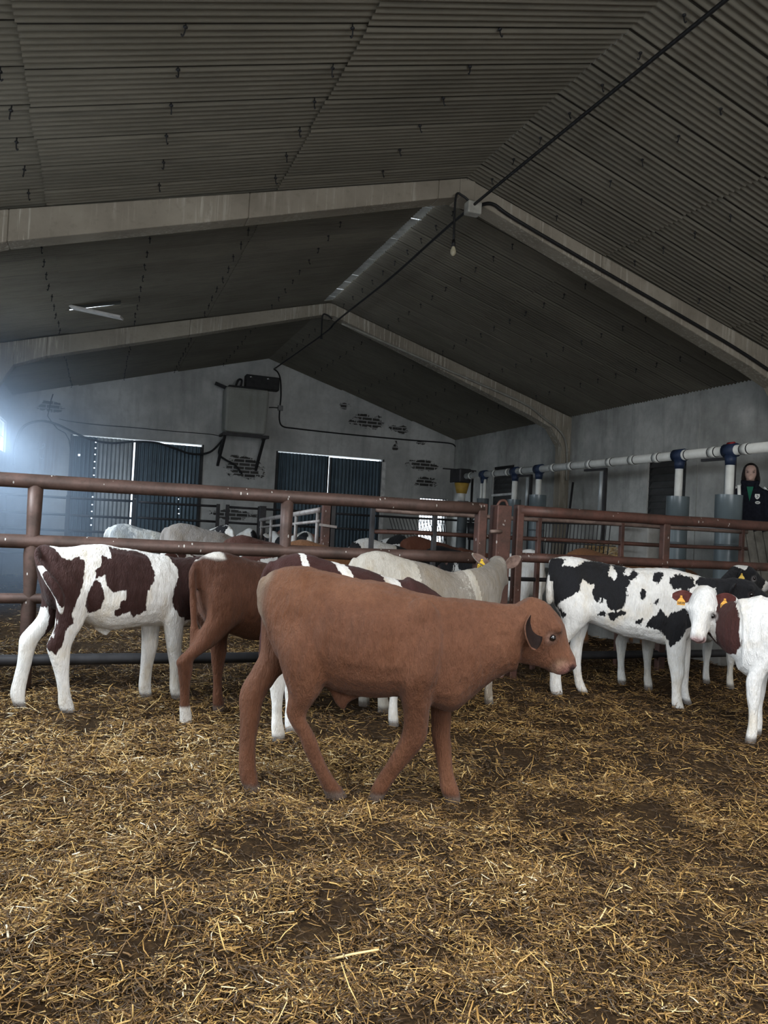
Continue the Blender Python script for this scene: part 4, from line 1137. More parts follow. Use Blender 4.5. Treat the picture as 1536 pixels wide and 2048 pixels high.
def mat_coat(name, A, B=None, edge=.02, var=.22, tone=None, fleck=None, dirt=(.80, .70, .55), sheen=.06):
    """A: ground colour, B: patch colour; ragged hair edge between them"""
    t = NT(name); v = t.coord()
    hair = t.noise(t.coord((55, 55, 14)), 1.0, 4, .6); fine = t.noise(t.coord((150, 150, 38)), 1.0, 3, .6); big = t.noise(v, 3.2, 3)
    def tones(c, vr):
        lo = tuple(x * (1 - vr) for x in c); hi = tuple(min(1, x * (1 + vr * .9)) for x in c)
        return t.mix(.5, t.ramp(hair, [(.3, lo), (.7, hi)]), t.ramp(big, [(.3, lo), (.7, hi)]))
    c = tones(A, var)
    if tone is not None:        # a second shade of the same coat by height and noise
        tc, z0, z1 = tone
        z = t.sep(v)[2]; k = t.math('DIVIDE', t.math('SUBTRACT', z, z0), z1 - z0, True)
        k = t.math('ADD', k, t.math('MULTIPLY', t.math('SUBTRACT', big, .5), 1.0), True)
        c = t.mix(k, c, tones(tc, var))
    if B is not None:
        a = t.attr('patch').outputs['Fac']
        e = t.math('ADD', a, t.math('MULTIPLY', t.math('SUBTRACT', hair, .5), edge * 2.2))
        e = t.math('ADD', e, t.math('MULTIPLY', t.math('SUBTRACT', big, .5), edge * .8))
        mr = t.n('ShaderNodeMapRange'); mr.inputs[1].default_value = -.003; mr.inputs[2].default_value = .003; t.l(e, mr.inputs[0])
        c = t.mix(mr.outputs[0], c, tones(B, var))
    if fleck is not None:
        fl = t.noise(v, 22, 3); c = t.mix(t.ramp(fl, [(.62, (0,0,0)), (.68, (.7,)*3)]), c, fleck)
    if dirt is not None:        # dung and straw stain the hair of belly, hocks and knees
        z = t.sep(v)[2]; dn = t.noise(t.coord((1, 1, .5)), 5.5, 5, .65)
        k = t.math('MULTIPLY', t.ramp(dn, [(.48, (0,0,0)), (.72, (1,1,1))]), .75)
        c = t.mix(k, c, dirt, 'MULTIPLY')
    sk = t.attr('skin'); c = t.mix(sk.outputs['Alpha'], c, sk.outputs['Color'])
    t.bump(t.math('ADD', hair, t.math('MULTIPLY', fine, .7)), .8, .016)
    t.base(c, .75, 0, .18)
    t.b.inputs['Sheen Weight'].default_value = sheen; t.b.inputs['Sheen Roughness'].default_value = .4
    return t.m
def poly_sd(P, x, z):
    """signed distance (positive inside) of points to a polygon"""
    P = np.asarray(P, dtype=float); Q = np.roll(P, -1, 0); d2 = np.full(len(x), 1e9); ins = np.zeros(len(x), bool)
    for (x0, z0), (x1, z1) in zip(P, Q):
        dx, dz = x1 - x0, z1 - z0; t = np.clip(((x - x0)*dx + (z - z0)*dz) / (dx*dx + dz*dz + 1e-12), 0, 1)
        d2 = np.minimum(d2, (x - x0 - t*dx)**2 + (z - z0 - t*dz)**2)
        c = ((z0 > z) != (z1 > z)) & (x < (x1 - x0) * (z - z0) / (z1 - z0 + 1e-12) + x0); ins ^= c
    return np.where(ins, 1, -1) * np.sqrt(d2)
def patches(T, polys, y, far=None):
    """markings traced on the visible flank, carried straight through the body (shifted on the far side)"""
    def fn(s, co):
        out = np.full(len(co), -.15)
        for poly in polys:
            if T is None: P = poly
            else:
                P = []
                for p in poly:
                    q = s.L(*T(p), y); P.append((q.x, q.z))
            out = np.maximum(out, poly_sd(P, co[:, 0], co[:, 2]))
        return out
    return fn
def noise_patches(seed, thr, sc=2.6):
    def fn(s, co):
        return (fbm(co * sc + seed * 7.7, 2) - thr) * .35
    return fn
WHITE = (.74, .72, .69); BROWN_P = (.034, .014, .012); BLACK = (.012, .012, .014)
PINK = (.62, .40, .38)
def xf(x0, y0, k): return lambda p: (x0 + p[0] * k, y0 + p[1] * k)
# generic standing body in metres (withers at x = 0), used for animals that are mostly hidden
TOR = [((-.952, 1.13), (-.94, .94)), ((-.925, 1.165), (-.885, .78)), ((-.87, 1.195), (-.82, .68)), ((-.785, 1.213), (-.73, .625)), ((-.71, 1.21), (-.66, .605)), ((-.606, 1.19), (-.59, .585)),
       ((-.49, 1.16), (-.49, .545)), ((-.335, 1.132), (-.34, .533)), ((-.232, 1.106), (-.24, .54)), ((-.13, 1.073), (-.142, .522)), ((-.026, 1.055), (-.045, .476)), ((.065, 1.047), (.045, .455)), ((.15, 1.03), (.13, .51))]
TW = [.05, .10, .135, .16, .175, .195, .215, .225, .215, .20, .18, .165, .12]
def generic(b, k, hind, fore, poll, F, Ln=.40, U=None, lying=False, tail=True, wide=1.0, ywag=0.0, nk=1.0, p2d=None, nend=1.0, **kw):
    """hind / fore: [(x, y), (x, y)] hooves of the left and right legs; poll in local metres"""
    K = lambda P: [((a[0]*k, a[1]*k), (c[0]*k, c[1]*k)) for a, c in P]
    b.loft(None, K(TOR), [w * k * wide for w in TW], 0, 4, .92, .16)
    for i, (hx, hy) in enumerate(hind):
        sy = 1 if i == 0 else -1; hx /= k; hy = hy / k; m = (hx + .78)
        rows = [((-.62, 1.05), (-.90, 1.04)), ((-.57, .9), (-.91, .9)), ((-.57, .76), (-.90, .76)), ((-.61 + m*.3, .66), (-.87 + m*.3, .66)), ((-.67 + m*.6, .55), (-.85 + m*.6, .56)),
                ((hx + .05, .455), (hx - .085, .455)), ((hx + .04, .38), (hx - .075, .39)), ((hx + .025, .28), (hx - .055, .28)), ((hx + .025, .19), (hx - .045, .19)), ((hx + .035, .12), (hx - .045, .12)), ((hx + .05, .06), (hx - .04, .06)), ((hx + .055, 0), (hx - .035, 0))]
        ys = [.07*sy, .11*sy, .12*sy, .12*sy, .6*.12*sy + .4*hy] + [hy] * 7
        b.leg(None, K(rows), [y * k for y in ys], [k * w for w in (.07, .08, .08, .07, .055, .042, .038, .031, .029, .034, .035, .035)])
    for i, (hx, hy) in enumerate(fore):
        sy = 1 if i == 0 else -1; hx /= k; hy = hy / k
        rows = [((.03, .95), (-.14, .95)), ((.045, .8), (-.17, .8)), ((.04, .68), (-.18, .66)), ((.5*hx + .04, .57), (.5*hx - .10, .57)), ((hx + .055, .46), (hx - .06, .46)), ((hx + .05, .36), (hx - .05, .36)), ((hx + .045, .31), (hx - .045, .31)),
                ((hx + .032, .24), (hx - .034, .24)), ((hx + .03, .16), (hx - .034, .16)), ((hx + .035, .11), (hx - .036, .11)), ((hx + .045, .05), (hx - .033, .05)), ((hx + .05, 0), (hx - .03, 0))]
        ys = [.12*sy, .14*sy, .135*sy, .7*.125*sy + .3*hy, .3*.12*sy + .7*hy] + [hy] * 7
        b.leg(None, K(rows), [y * k for y in ys], [k * w for w in (.045, .06, .06, .052, .044, .042, .04, .03, .029, .033, .034, .034)])
    poll = Vector(poll); F = Vector(F).normalized()
    if U is None: U = Vector((0, 0, 1)) - F * F.z
    U = Vector(U); U = (U - F * U.dot(F)).normalized()
    c0 = Vector((.02, 0, .79)) * k; c3 = poll + F * (.12 * Ln) - U * ((.33 if p2d is None else .42) * Ln)
    ax = (c3 - c0); d1 = Vector((1, 0, .15)).normalized()
    cs = []
    for t in (0, .25, .5, .75, 1):      # neck: leaves the chest forward, bends towards the head
        p1 = c0 + d1 * (ax.length * .4); p2 = c3 - (ax.normalized() if p2d is None else Vector(p2d).normalized()) * (ax.length * (.3 if p2d is None else .5))
        cs.append(c0*(1-t)**3 + p1*3*t*(1-t)**2 + p2*3*t*t*(1-t) + c3*t**3)
    A = []; B = []
    for i, c in enumerate(cs):
        tg = (cs[min(i+1, 4)] - cs[max(i-1, 0)]).normalized(); u = Vector((0, 0, 1)) - tg * tg.z
        if u.length < .3: u = U - tg * U.dot(tg)
        u.normalize(); sd = tg.cross(u)
        A.append(u * ((.29, .22, .175, .15, .135)[i] * k * (1, nk, nk, (nk + nend) / 2, nend)[i])); B.append(sd * ((.155, .125, .105, .095, .085)[i] * k * (1, nk, nk, (nk + nend) / 2, nend)[i]))
    b.rings(cs, A, B, 4, 20, .95)
    b.head(poll, F, U, Ln, **kw)
    if tail:
        b.mb.tube(curve_pts([(-.93*k, ywag*.2, 1.15*k), (-.985*k, ywag*.5, 1.06*k), (-.975*k, ywag*.8, .85*k), (-.96*k, ywag, .62*k), (-.965*k, ywag*1.1, .52*k)], 5), [.03*k]*8 + [.024*k]*6 + [.032*k]*4 + [.034*k]*2 + [.01], 8)

# ---- the walking red-brown calf
TA = xf(440, 1080, .49479)
A = Beast((690, 1598), -20, 'calf', .0095); A.earm = []
tor = [((163, 168), (175, 320)), ((185, 140), (215, 440)), ((225, 118), (270, 520)), ((290, 104), (335, 560)), ((350, 106), (390, 575)), ((430, 122), (440, 595)),
       ((520, 145), (520, 624)), ((640, 167), (635, 634)), ((720, 188), (715, 628)), ((800, 213), (790, 640)), ((880, 228), (865, 676)), ((950, 233), (935, 692)),
       ((1015, 236), (1000, 650)), ((1075, 244), (1070, 592)), ((1150, 253), (1140, 545)), ((1230, 258), (1195, 535))]
A.loft(TA, tor, [.05, .10, .135, .16, .175, .195, .215, .225, .215, .20, .18, .165, .145, .12, .105, .10], 0, 4, .92, .16)
A.loft(TA, [((430, 560), (440, 600)), ((455, 570), (470, 660)), ((480, 600), (500, 690)), ((520, 600), (520, 660)), ((570, 590), (570, 630))], [.03, .03, .02, .025, .03], 0)
A.leg(TA, [((400, 250), (215, 270)), ((425, 360), (225, 400)), ((432, 480), (240, 490)), ((425, 560), (258, 560)), ((405, 620), (275, 630)), ((362, 680), (266, 695)), ((350, 725), (280, 735)),
           ((385, 790), (318, 800)), ((415, 870), (350, 880)), ((445, 935), (388, 950)), ((478, 985), (412, 1000)), ((505, 1020), (425, 1032)), ((522, 1042), (432, 1050))],
      [-.06, -.10, -.115, -.11, -.10, -.09, -.085, -.08, -.07, -.06, -.05, -.045, -.045], [.07, .085, .085, .075, .06, .042, .036, .03, .028, .03, .034, .034, .034])
A.leg(TA, [((330, 260), (175, 250)), ((330, 370), (165, 360)), ((300, 470), (163, 455)), ((275, 520), (135, 515)), ((232, 560), (90, 588)), ((180, 640), (76, 640)), ((163, 720), (80, 720)),
           ((150, 790), (78, 790)), ((145, 860), (76, 860)), ((148, 930), (76, 925)), ((157, 985), (84, 975)), ((168, 1008), (98, 1008)), ((168, 1020), (100, 1022))],
      [.06, .10, .11, .11, .10, .09, .08, .07, .06, .05, .045, .04, .04], [.07, .08, .08, .07, .055, .045, .04, .034, .03, .033, .034, .034, .034])
A.leg(TA, [((900, 330), (790, 330)), ((905, 430), (755, 440)), ((895, 530), (722, 550)), ((868, 610), (728, 620)), ((850, 690), (740, 700)), ((842, 760), (738, 765)), ((832, 815), (718, 820)),
           ((795, 865), (692, 868)), ((755, 910), (662, 915)), ((718, 955), (632, 960)), ((690, 1000), (608, 1005)), ((668, 1035), (600, 1038)), ((660, 1052), (600, 1055))],
      [-.12, -.145, -.15, -.135, -.115, -.10, -.09, -.08, -.07, -.06, -.055, -.05, -.05], [.05, .07, .075, .062, .05, .044, .042, .036, .031, .031, .034, .034, .034])
A.leg(TA, [((930, 560), (850, 560)), ((935, 650), (850, 660)), ((935, 720), (853, 730)), ((932, 790), (856, 800)), ((936, 850), (868, 860)), ((940, 910), (880, 920)), ((950, 960), (885, 965)), ((963, 1000), (890, 1005)),
           ((972, 1035), (905, 1040)), ((974, 1062), (915, 1066))],
      [.12, .11, .10, .08, .07, .06, .05, .04, .04, .04], [.05, .05, .044, .04, .036, .032, .032, .034, .034, .034])
A.loft(TA, [((178, 140), (168, 170)), ((155, 165), (190, 175)), ((146, 210), (190, 215)), ((150, 260), (198, 262)), ((160, 300), (215, 300)), ((185, 335), (228, 330)), ((215, 365), (232, 360))],
       [.02, .022, .024, .026, .026, .022, .012], -.03)
# hip bone, shoulder blade and dewlap folds
for (p, y, r) in (((815, 360), -.125, (.10, .05, .16)), ((800, 545), -.15, (.07, .045, .08)), ((395, 510), -.12, (.08, .05, .10)), ((285, 360), -.10, (.10, .05, .14)), ((620, 420), -.17, (.20, .055, .17))):
    A.mb.ball(A.L(*TA(p), y), r, 12, 8)
pl = A.L(*TA((1292, 250)), 0); ns = A.L(*TA((1437, 505)), 0)
Fh = Vector((ns.x - pl.x, 0, ns.z - pl.z)); Uh = Vector((-Fh.z, 0, Fh.x))
A.head(pl, Fh, Uh, Fh.length, 1.17, ear=(((-.1, .1, .9), (.9, 0, .2), 1.0), ((.60, -.52, .42), (.42, .25, .9), .95)), earlen=.192, pink=(.20, .085, .075), earcol=(.012, .007, .006), ring=(.27, .15, .11), lips=(.31, .19, .125), nostril=(.03, .012, .01))  # ear lining near black: shadow inside the ear put into its colour
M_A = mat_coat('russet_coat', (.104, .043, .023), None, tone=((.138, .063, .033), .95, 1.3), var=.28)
tx = A.L(*TA((200, 300)), 0).x + .035
A.overlays.append(('fn', lambda co: np.clip((.1 - np.abs(co[:, 1])) / .05, 0, 1) * np.clip((tx - co[:, 0]) / .04, 0, 1) * np.clip((co[:, 2] - .84) / .05, 0, 1), 0, 0, (.24, .18, .13), .75))
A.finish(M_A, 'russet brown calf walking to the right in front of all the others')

# ---- red and white calf at the left
TB = xf(0, 1040, .36458)
B = Beast((215, 1408), 18, 'calf', .0105); B.earm = []
tb = [((186, 175), (225, 330)), ((205, 145), (250, 450)), ((250, 133), (310, 500)), ((330, 148), (390, 520)), ((420, 143), (460, 550)), ((520, 128), (540, 590)), ((620, 140), (620, 605)), ((720, 160), (700, 590)),
      ((820, 180), (790, 578)), ((900, 195), (880, 580)), ((960, 205), (960, 590)), ((1020, 205), (1010, 580)), ((1070, 200), (1075, 520)), ((1120, 195), (1130, 470)), ((1180, 190), (1190, 440))]
B.loft(TB, tb, [.05, .09, .125, .15, .165, .185, .20, .205, .195, .185, .165, .145, .125, .105, .095], 0, 4, .92, .16)
B.leg(TB, [((420, 230), (215, 240)), ((460, 330), (250, 330)), ((485, 430), (300, 430)), ((480, 510), (310, 510)), ((450, 580), (300, 590)), ((410, 650), (268, 660)), ((390, 700), (254, 700)), ((385, 760), (275, 770)),
           ((380, 850), (300, 850)), ((385, 940), (318, 945)), ((402, 1000), (318, 1010)), ((412, 1045), (335, 1055)), ((415, 1070), (350, 1072))],
      [-.05, -.09, -.11, -.11, -.11, -.11, -.11, -.11, -.11, -.11, -.11, -.11, -.11], [.07, .085, .085, .075, .06, .05, .045, .04, .034, .034, .036, .036, .036])
B.leg(TB, [((360, 300), (215, 290)), ((350, 380), (222, 380)), ((330, 460), (225, 460)), ((320, 530), (205, 540)), ((280, 600), (140, 605)), ((225, 650), (108, 650)), ((195, 700), (102, 710)), ((175, 780), (92, 790)),
           ((155, 860), (75, 860)), ((142, 920), (58, 925)), ((138, 970), (55, 965)), ((142, 1010), (70, 1010)), ((145, 1032), (80, 1032))],
      [.06, .1, .11, .11, .11, .11, .11, .11, .11, .11, .11, .11, .11], [.07, .08, .075, .065, .055, .05, .045, .038, .033, .034, .036, .036, .036])
B.leg(TB, [((1010, 400), (890, 400)), ((1015, 480), (890, 490)), ((1010, 550), (898, 560)), ((1002, 620), (905, 630)), ((996, 690), (915, 700)), ((994, 735), (920, 740)), ((988, 800), (930, 805)), ((985, 870), (930, 875)), ((990, 920), (930, 925)), ((1000, 965), (940, 968)), ((1004, 985), (948, 985))],
      [-.12, -.13, -.13, -.12, -.11, -.10, -.10, -.10, -.10, -.10, -.10], [.05, .06, .056, .05, .043, .04, .032, .031, .034, .035, .035])
B.leg(TB, [((900, 480), (780, 480)), ((885, 560), (778, 560)), ((872, 620), (778, 630)), ((865, 690), (776, 700)), ((852, 740), (774, 745)), ((838, 800), (770, 800)), ((830, 860), (764, 865)), ((828, 910), (760, 915)), ((832, 950), (766, 955)), ((835, 980), (775, 980))],
      [.1, .11, .11, .1, .1, .1, .1, .1, .1, .1], [.05, .055, .05, .045, .042, .034, .032, .034, .035, .035])
B.loft(TB, [((520, 560), (520, 600)), ((550, 580), (555, 622)), ((575, 590), (580, 640)), ((600, 585), (600, 620)), ((620, 570), (620, 600))], [.02, .018, .012, .014, .01], 0)
B.loft(TB, [((225, 135), (205, 165)), ((195, 150), (225, 190)), ((180, 200), (225, 215)), ((200, 255), (240, 245)), ((225, 310), (275, 290)), ((265, 370), (325, 345)), ((300, 430), (350, 410)), ((315, 480), (352, 470)), ((330, 520), (345, 520))],
       [.022, .026, .028, .03, .036, .04, .036, .03, .012], [0, -.05, -.11, -.17, -.225, -.255, -.268, -.268, -.268])
pb = B.L(*TB((1180, 195)), 0)
B.head(pb, (.9, .15, -.45), (.4, 0, .9), .38, 1, ear=(((-.3, .1, .9), (.8, 0, .3), 1), ((-.98, .12, .25), (.1, .25, 1), 1.15)), pink=(.3, .17, .15), earcol=(.13, .06, .055))
pB = [[(172, 140), (280, 133), (318, 160), (340, 205), (385, 222), (432, 203), (462, 232), (452, 300), (436, 370), (405, 440), (385, 510), (390, 560), (350, 600), (340, 665), (300, 735), (250, 700), (290, 630), (312, 560), (296, 490), (216, 520), (186, 600), (160, 640), (128, 620), (190, 560), (215, 480), (172, 250)],
      [(612, 148), (700, 165), (790, 180), (822, 205), (835, 300), (822, 345), (788, 385), (780, 490), (712, 532), (690, 498), (622, 527), (608, 490), (638, 480), (640, 440), (668, 428), (668, 380), (600, 397), (568, 350), (560, 300), (515, 315), (515, 280), (545, 250), (560, 192), (610, 218)],
      [(505, 330), (540, 338), (556, 420), (540, 480), (480, 512), (458, 470), (472, 390)],
      [(945, 203), (1000, 205), (1100, 100), (1700, 0), (1700, 700), (1100, 500), (1050, 545), (1010, 555), (1000, 530), (965, 525), (932, 470), (925, 425), (940, 370), (975, 310), (972, 260)],
      [(205, 170), (240, 150), (330, 230), (330, 300), (225, 262), (180, 240)]]
tagy = B.L(*TB((260, 340)), 0).x
M_B = mat_coat('red_and_white_coat', WHITE, BROWN_P, .02)
M_B2 = None
pfB = patches(TB, pB, -.12)
def pfBt(s, co):        # the tail tip is white
    v = pfB(s, co)
    q0 = np.array(B.L(*TB((228, 285)), -.19)); q1 = np.array(B.L(*TB((338, 510)), -.258)); dd = q1 - q0
    t = np.clip(((co - q0) @ dd) / (dd @ dd), 0, 1); dist = np.linalg.norm(co - q0 - t[:, None] * dd, axis=1)
    out = (dist < .046)
    return np.where(out, -.03, v)
B.finish(M_B, 'red and white calf at the far left, its white tail tip hanging over its thigh', pfBt)
B.tagear(1, '2165', u=.62, facing=(-.1, -1, .1), size=.055)

# ---- black and white calf on the right
TF = xf(1060, 1060, .30990)
Fc = Beast((1245, 1398), -38, 'calf', .0105); Fc.earm = []
tf_ = [((122, 225), (150, 380)), ((140, 190), (165, 490)), ((180, 172), (215, 560)), ((250, 166), (290, 590)), ((330, 180), (350, 600)), ((410, 200), (420, 615)), ((500, 213), (500, 642)), ((600, 233), (610, 690)), ((700, 246), (700, 702)),
       ((800, 244), (800, 725)), ((880, 248), (880, 745)), ((950, 260), (940, 750)), ((1020, 278), (1000, 725)), ((1100, 298), (1080, 640)), ((1180, 308), (1170, 560)), ((1250, 312), (1240, 510))]
Fc.loft(TF, tf_, [.05, .09, .125, .15, .165, .185, .205, .215, .21, .195, .18, .165, .145, .12, .105, .095], 0, 4, .92, .16)
Fc.leg(TF, [((380, 320), (140, 320)), ((400, 430), (165, 430)), ((410, 530), (190, 530)), ((370, 600), (200, 610)), ((310, 660), (180, 680)), ((250, 730), (125, 735)), ((222, 790), (120, 790)), ((205, 860), (122, 860)), ((200, 940), (128, 940)), ((205, 1000), (125, 1000)), ((212, 1050), (135, 1050)), ((214, 1085), (145, 1085))],
       [-.06, -.10, -.115, -.11, -.11, -.11, -.11, -.11, -.11, -.11, -.11, -.11], [.07, .085, .085, .07, .055, .047, .043, .036, .033, .035, .036, .036])
Fc.leg(TF, [((400, 400), (200, 400)), ((410, 500), (230, 500)), ((390, 580), (250, 590)), ((368, 660), (270, 670)), ((345, 730), (256, 740)), ((335, 800), (258, 805)), ((330, 870), (272, 880)), ((338, 950), (284, 955)), ((355, 1000), (292, 1005)), ((372, 1040), (310, 1045)), ((382, 1068), (325, 1070))],
       [.08, .11, .11, .11, .11, .11, .11, .11, .11, .11, .11], [.08, .08, .07, .055, .045, .042, .034, .033, .035, .036, .036])
Fc.leg(TF, [((990, 480), (850, 480)), ((1010, 580), (860, 590)), ((1012, 670), (872, 690)), ((1008, 750), (880, 770)), ((1002, 840), (888, 850)), ((1000, 900), (900, 905)), ((996, 945), (908, 950)), ((982, 1000), (912, 1005)), ((980, 1060), (912, 1065)), ((985, 1110), (912, 1115)), ((998, 1155), (925, 1160)), ((1005, 1185), (940, 1187))],
       [-.11, -.13, -.135, -.125, -.115, -.11, -.11, -.11, -.11, -.11, -.11, -.11], [.05, .065, .062, .055, .048, .045, .042, .034, .032, .035, .036, .036])
Fc.leg(TF, [((1040, 680), (940, 680)), ((1040, 760), (950, 760)), ((1034, 840), (960, 840)), ((1030, 890), (968, 890)), ((1025, 950), (970, 950)), ((1022, 1010), (968, 1010)), ((1028, 1060), (972, 1060)), ((1038, 1100), (985, 1100)), ((1042, 1128), (995, 1128))],
       [.11, .11, .11, .11, .11, .11, .11, .11, .11], [.055, .05, .043, .041, .034, .032, .034, .035, .035])
Fc.loft(TF, [((150, 180), (125, 215)), ((125, 200), (165, 215)), ((118, 260), (165, 262)), ((106, 330), (158, 330)), ((102, 400), (156, 400)), ((104, 450), (150, 450)), ((115, 480), (135, 480))], [.022, .026, .028, .032, .034, .028, .01], -.04)
pf = Fc.L(*TF((1300, 318)), 0)
Fc.head(pf, (.86, .0, -.38), (.4, 0, .9), .38, 1, ear=(((-.3, .2, .9), (.8, 0, .3), 1), ((-.3, .15, .9), (.8, 0, .3), .8)), pink=(.05, .045, .05), earcol=(.05, .03, .03))
pF = [[(100, 250), (125, 190), (178, 180), (225, 190), (195, 232), (300, 238), (340, 205), (402, 200), (512, 214), (518, 240), (503, 290), (540, 322), (566, 305), (560, 268), (520, 222), (622, 240), (600, 285), (635, 300), (668, 255), (697, 285), (682, 310), (640, 322), (652, 350), (622, 368), (630, 430), (605, 500), (545, 522), (500, 492), (492, 452), (455, 430), (440, 460), (418, 440), (408, 395), (420, 352), (378, 345), (345, 315), (318, 345), (320, 390), (262, 425), (200, 455), (165, 500), (145, 420), (125, 320)],
      [(798, 285), (830, 270), (862, 282), (855, 312), (825, 348), (793, 325)], [(905, 310), (958, 288), (1062, 312), (1062, 368), (1025, 380), (1032, 415), (992, 428), (972, 380), (918, 382), (902, 345)],
      [(1068, 330), (1112, 303), (1200, 300), (1800, 150), (1800, 600), (1230, 560), (1200, 380), (1078, 368)],
      [(706, 412), (725, 378), (748, 390), (750, 425), (728, 448), (708, 440)],
      [(842, 508), (885, 560), (905, 530), (950, 515), (1060, 500), (1080, 600), (1010, 640), (975, 700), (905, 757), (880, 700), (835, 640), (800, 632), (745, 622), (775, 570), (812, 540)],
      [(498, 535), (600, 510), (628, 530), (575, 555), (530, 592)], [(662, 592), (732, 562), (712, 612)], [(440, 545), (478, 508), (492, 555)], [(180, 500), (238, 540), (215, 562)], [(785, 470), (830, 440), (812, 480)], [(450, 465), (470, 430), (478, 470)]]
pfF0 = patches(TF, pF, -.13)
def pfF(s, co):
    v = pfF0(s, co); q = s.L(*TF((130, 330)), -.04)
    return np.where((co[:, 0] < s.L(*TF((160, 400)), -.04).x) & (co[:, 2] < q.z) & (np.abs(co[:, 1]) < .09) & (co[:, 2] > s.L(*TF((150, 480)), -.04).z - .01), -.03, v)
M_F = mat_coat('black_and_white_coat', WHITE, BLACK, .03)
Fc.finish(M_F, 'black and white calf standing on the right, its head hidden behind the white-faced calf', pfF)

# ---- white-faced red and white calf at the right edge, looking at the camera
G = Beast((4.50, 4.28, 0), 150, 'calf', .0095); G.earm = []
h1 = G.L(1500, 1487, .10); 
pg = at(1405, 1180, Y=4.62); q = pg - G.O; pg = Vector((q.dot(G.f), q.dot(G.lf), pg.z))
def loc(b, v): return Vector((v.dot(b.f), v.dot(b.lf), v.z))
VD = (G.world(pg) - CAM).normalized(); VR = VD.cross(UP).normalized(); VU = VR.cross(VD)      # as seen from where it looks
Fg = loc(G, -VU * .93 - VD * .32 - VR * .12); Ug = loc(G, -VD * .92 + VU * .36 - VR * .22)
generic(G, .97, [(-.78, .11), (-.70, -.11)], [(.05, .13), (-.06, -.13)], pg, Fg, .385, U=Ug, skinny=1.13, p2d=Ug + Vector((0, 0, .3)), nend=.82,
        ear=(((.10, .35, 1), (.1, .9, -.3), 1.3), ((.02, -.02, 1), (.1, 1, .1), 1.1)), pink=(.60, .36, .35), earcol=(.085, .028, .024), nostril=(.2, .1, .1), ring=(.62, .56, .54))
def pfG(s, co):
    poll, F, U, S, Ln = s.hd; P = np.array(poll); d = co - P
    u = d @ np.array(F) / Ln; v = d @ np.array(U) / Ln; w = d @ np.array(S) / Ln
    lat = np.abs(w)
    head = (v > -.42) & (u > -.2) & (u < 1.2) & (lat < .33)
    earz = ((lat - .24) * Ln) * np.where((u < .45), 1, -1)
    neck2 = poly_sd(PG, co[:, 0], co[:, 2])
    if len(co) < 400:       # the ears are dark red, pale at the root
        e = min(s.eartips, key=lambda q: (np.linalg.norm(co.mean(0) - np.array(q[0]))))
        return ((co - np.array(e[0])) @ np.array(e[1])) - .025
    return np.where(head & (lat < .275) & (v > np.where(u > .55, -.6, -.24)), -.06, neck2)
TG = xf(1360, 1170, .11458)
PG = [(lambda q: (q.x, q.z))(G.L(*TG(p), .13)) for p in ((560, 40), (640, 150), (800, 150), (960, 170), (1110, 250), (1070, 420), (1085, 600), (1050, 830), (1085, 960), (1095, 1080), (1040, 1240), (940, 1270), (760, 1130), (700, 1200), (560, 1150), (510, 1060), (420, 850), (400, 400))]
M_G = mat_coat('white_coat_with_red_neck', (.76, .75, .735), (.05, .018, .016), .02)
G.finish(M_G, 'white-faced red and white calf at the right edge looking at the camera', pfG)
fc_ = loc(G, (CAM - at(1405, 1180, Y=4.62)).normalized())
G.tagear(1, '5839', u=.55, facing=fc_, size=.058); G.tagear(0, '5839', u=.5, facing=fc_ + loc(G, RT) * -.3, size=.055)

# ---- brown calf seen from behind, between the first two
C_ = Beast((1.48, 5.80, 0), 22, 'calf', .012); C_.earm = []
generic(C_, .955, [(-.62, .09), (-.98, -.1)], [(-.05, .1), (.05, -.1)], (.66, .02, 1.0), (.75, 0, -.6), .38, pink=(.3, .16, .13), earcol=(.05, .03, .02), ywag=-.05)
M_C = mat_coat('dark_russet_coat', (.09, .036, .019), None, tone=((.052, .021, .013), .75, 1.2), var=.35)
C_.overlays.append(('fn', lambda co: np.clip((co[:, 2] - 1.10 - .02 * vnoise(co * 14)) / .02, 0, 1) * np.clip((-.70 - co[:, 0]) / .03, 0, 1) * np.clip((.09 - np.abs(co[:, 1] + .01)) / .02, 0, 1), 0, 0, (.62, .58, .53), .95))
C_.overlays.append(('fn', lambda co: np.clip((.13 - co[:, 2]) / .02, 0, 1) * (co[:, 0] < -.3) * (co[:, 1] < 0), 0, 0, (.62, .58, .53), .9))
C_.finish(M_C, 'dark russet calf seen from behind, just left of the walking brown calf')

# ---- red and white calf behind the walking one, head low
D = Beast((1.98, 4.93, 0), 3, 'calf', .012); D.earm = []
generic(D, .985, [(-.72, .1), (-.86, -.08)], [(.02, .1), (.10, -.09)], (.60, -.05, .72), (.55, -.1, -.75), .38, pink=(.62, .42, .40), ywag=.03)
pD = [[(-1.1, 1.3), (-.79, 1.3), (-.76, .9), (-.82, .5), (-1.1, .4)], [(-.72, 1.3), (-.50, 1.3), (-.47, 1.0), (-.55, .75), (-.70, .8)], [(-.36, 1.3), (-.17, 1.3), (-.15, .7), (-.3, .6), (-.40, .9)],
      [(-.03, 1.3), (.6, 1.3), (.75, .8), (.6, .62), (.3, .5), (.05, .6), (-.02, .9)]]
D.finish(mat_coat('red_white_banded_coat', WHITE, (.045, .017, .015), .025), 'red and white banded calf behind the walking brown calf, head lowered', lambda s, co: patches(None, pD, 0)(s, co + np.stack([.09 * vnoise(co * 4.5), 0 * co[:, 1], .05 * vnoise(co * 6 + 9)], 1)))

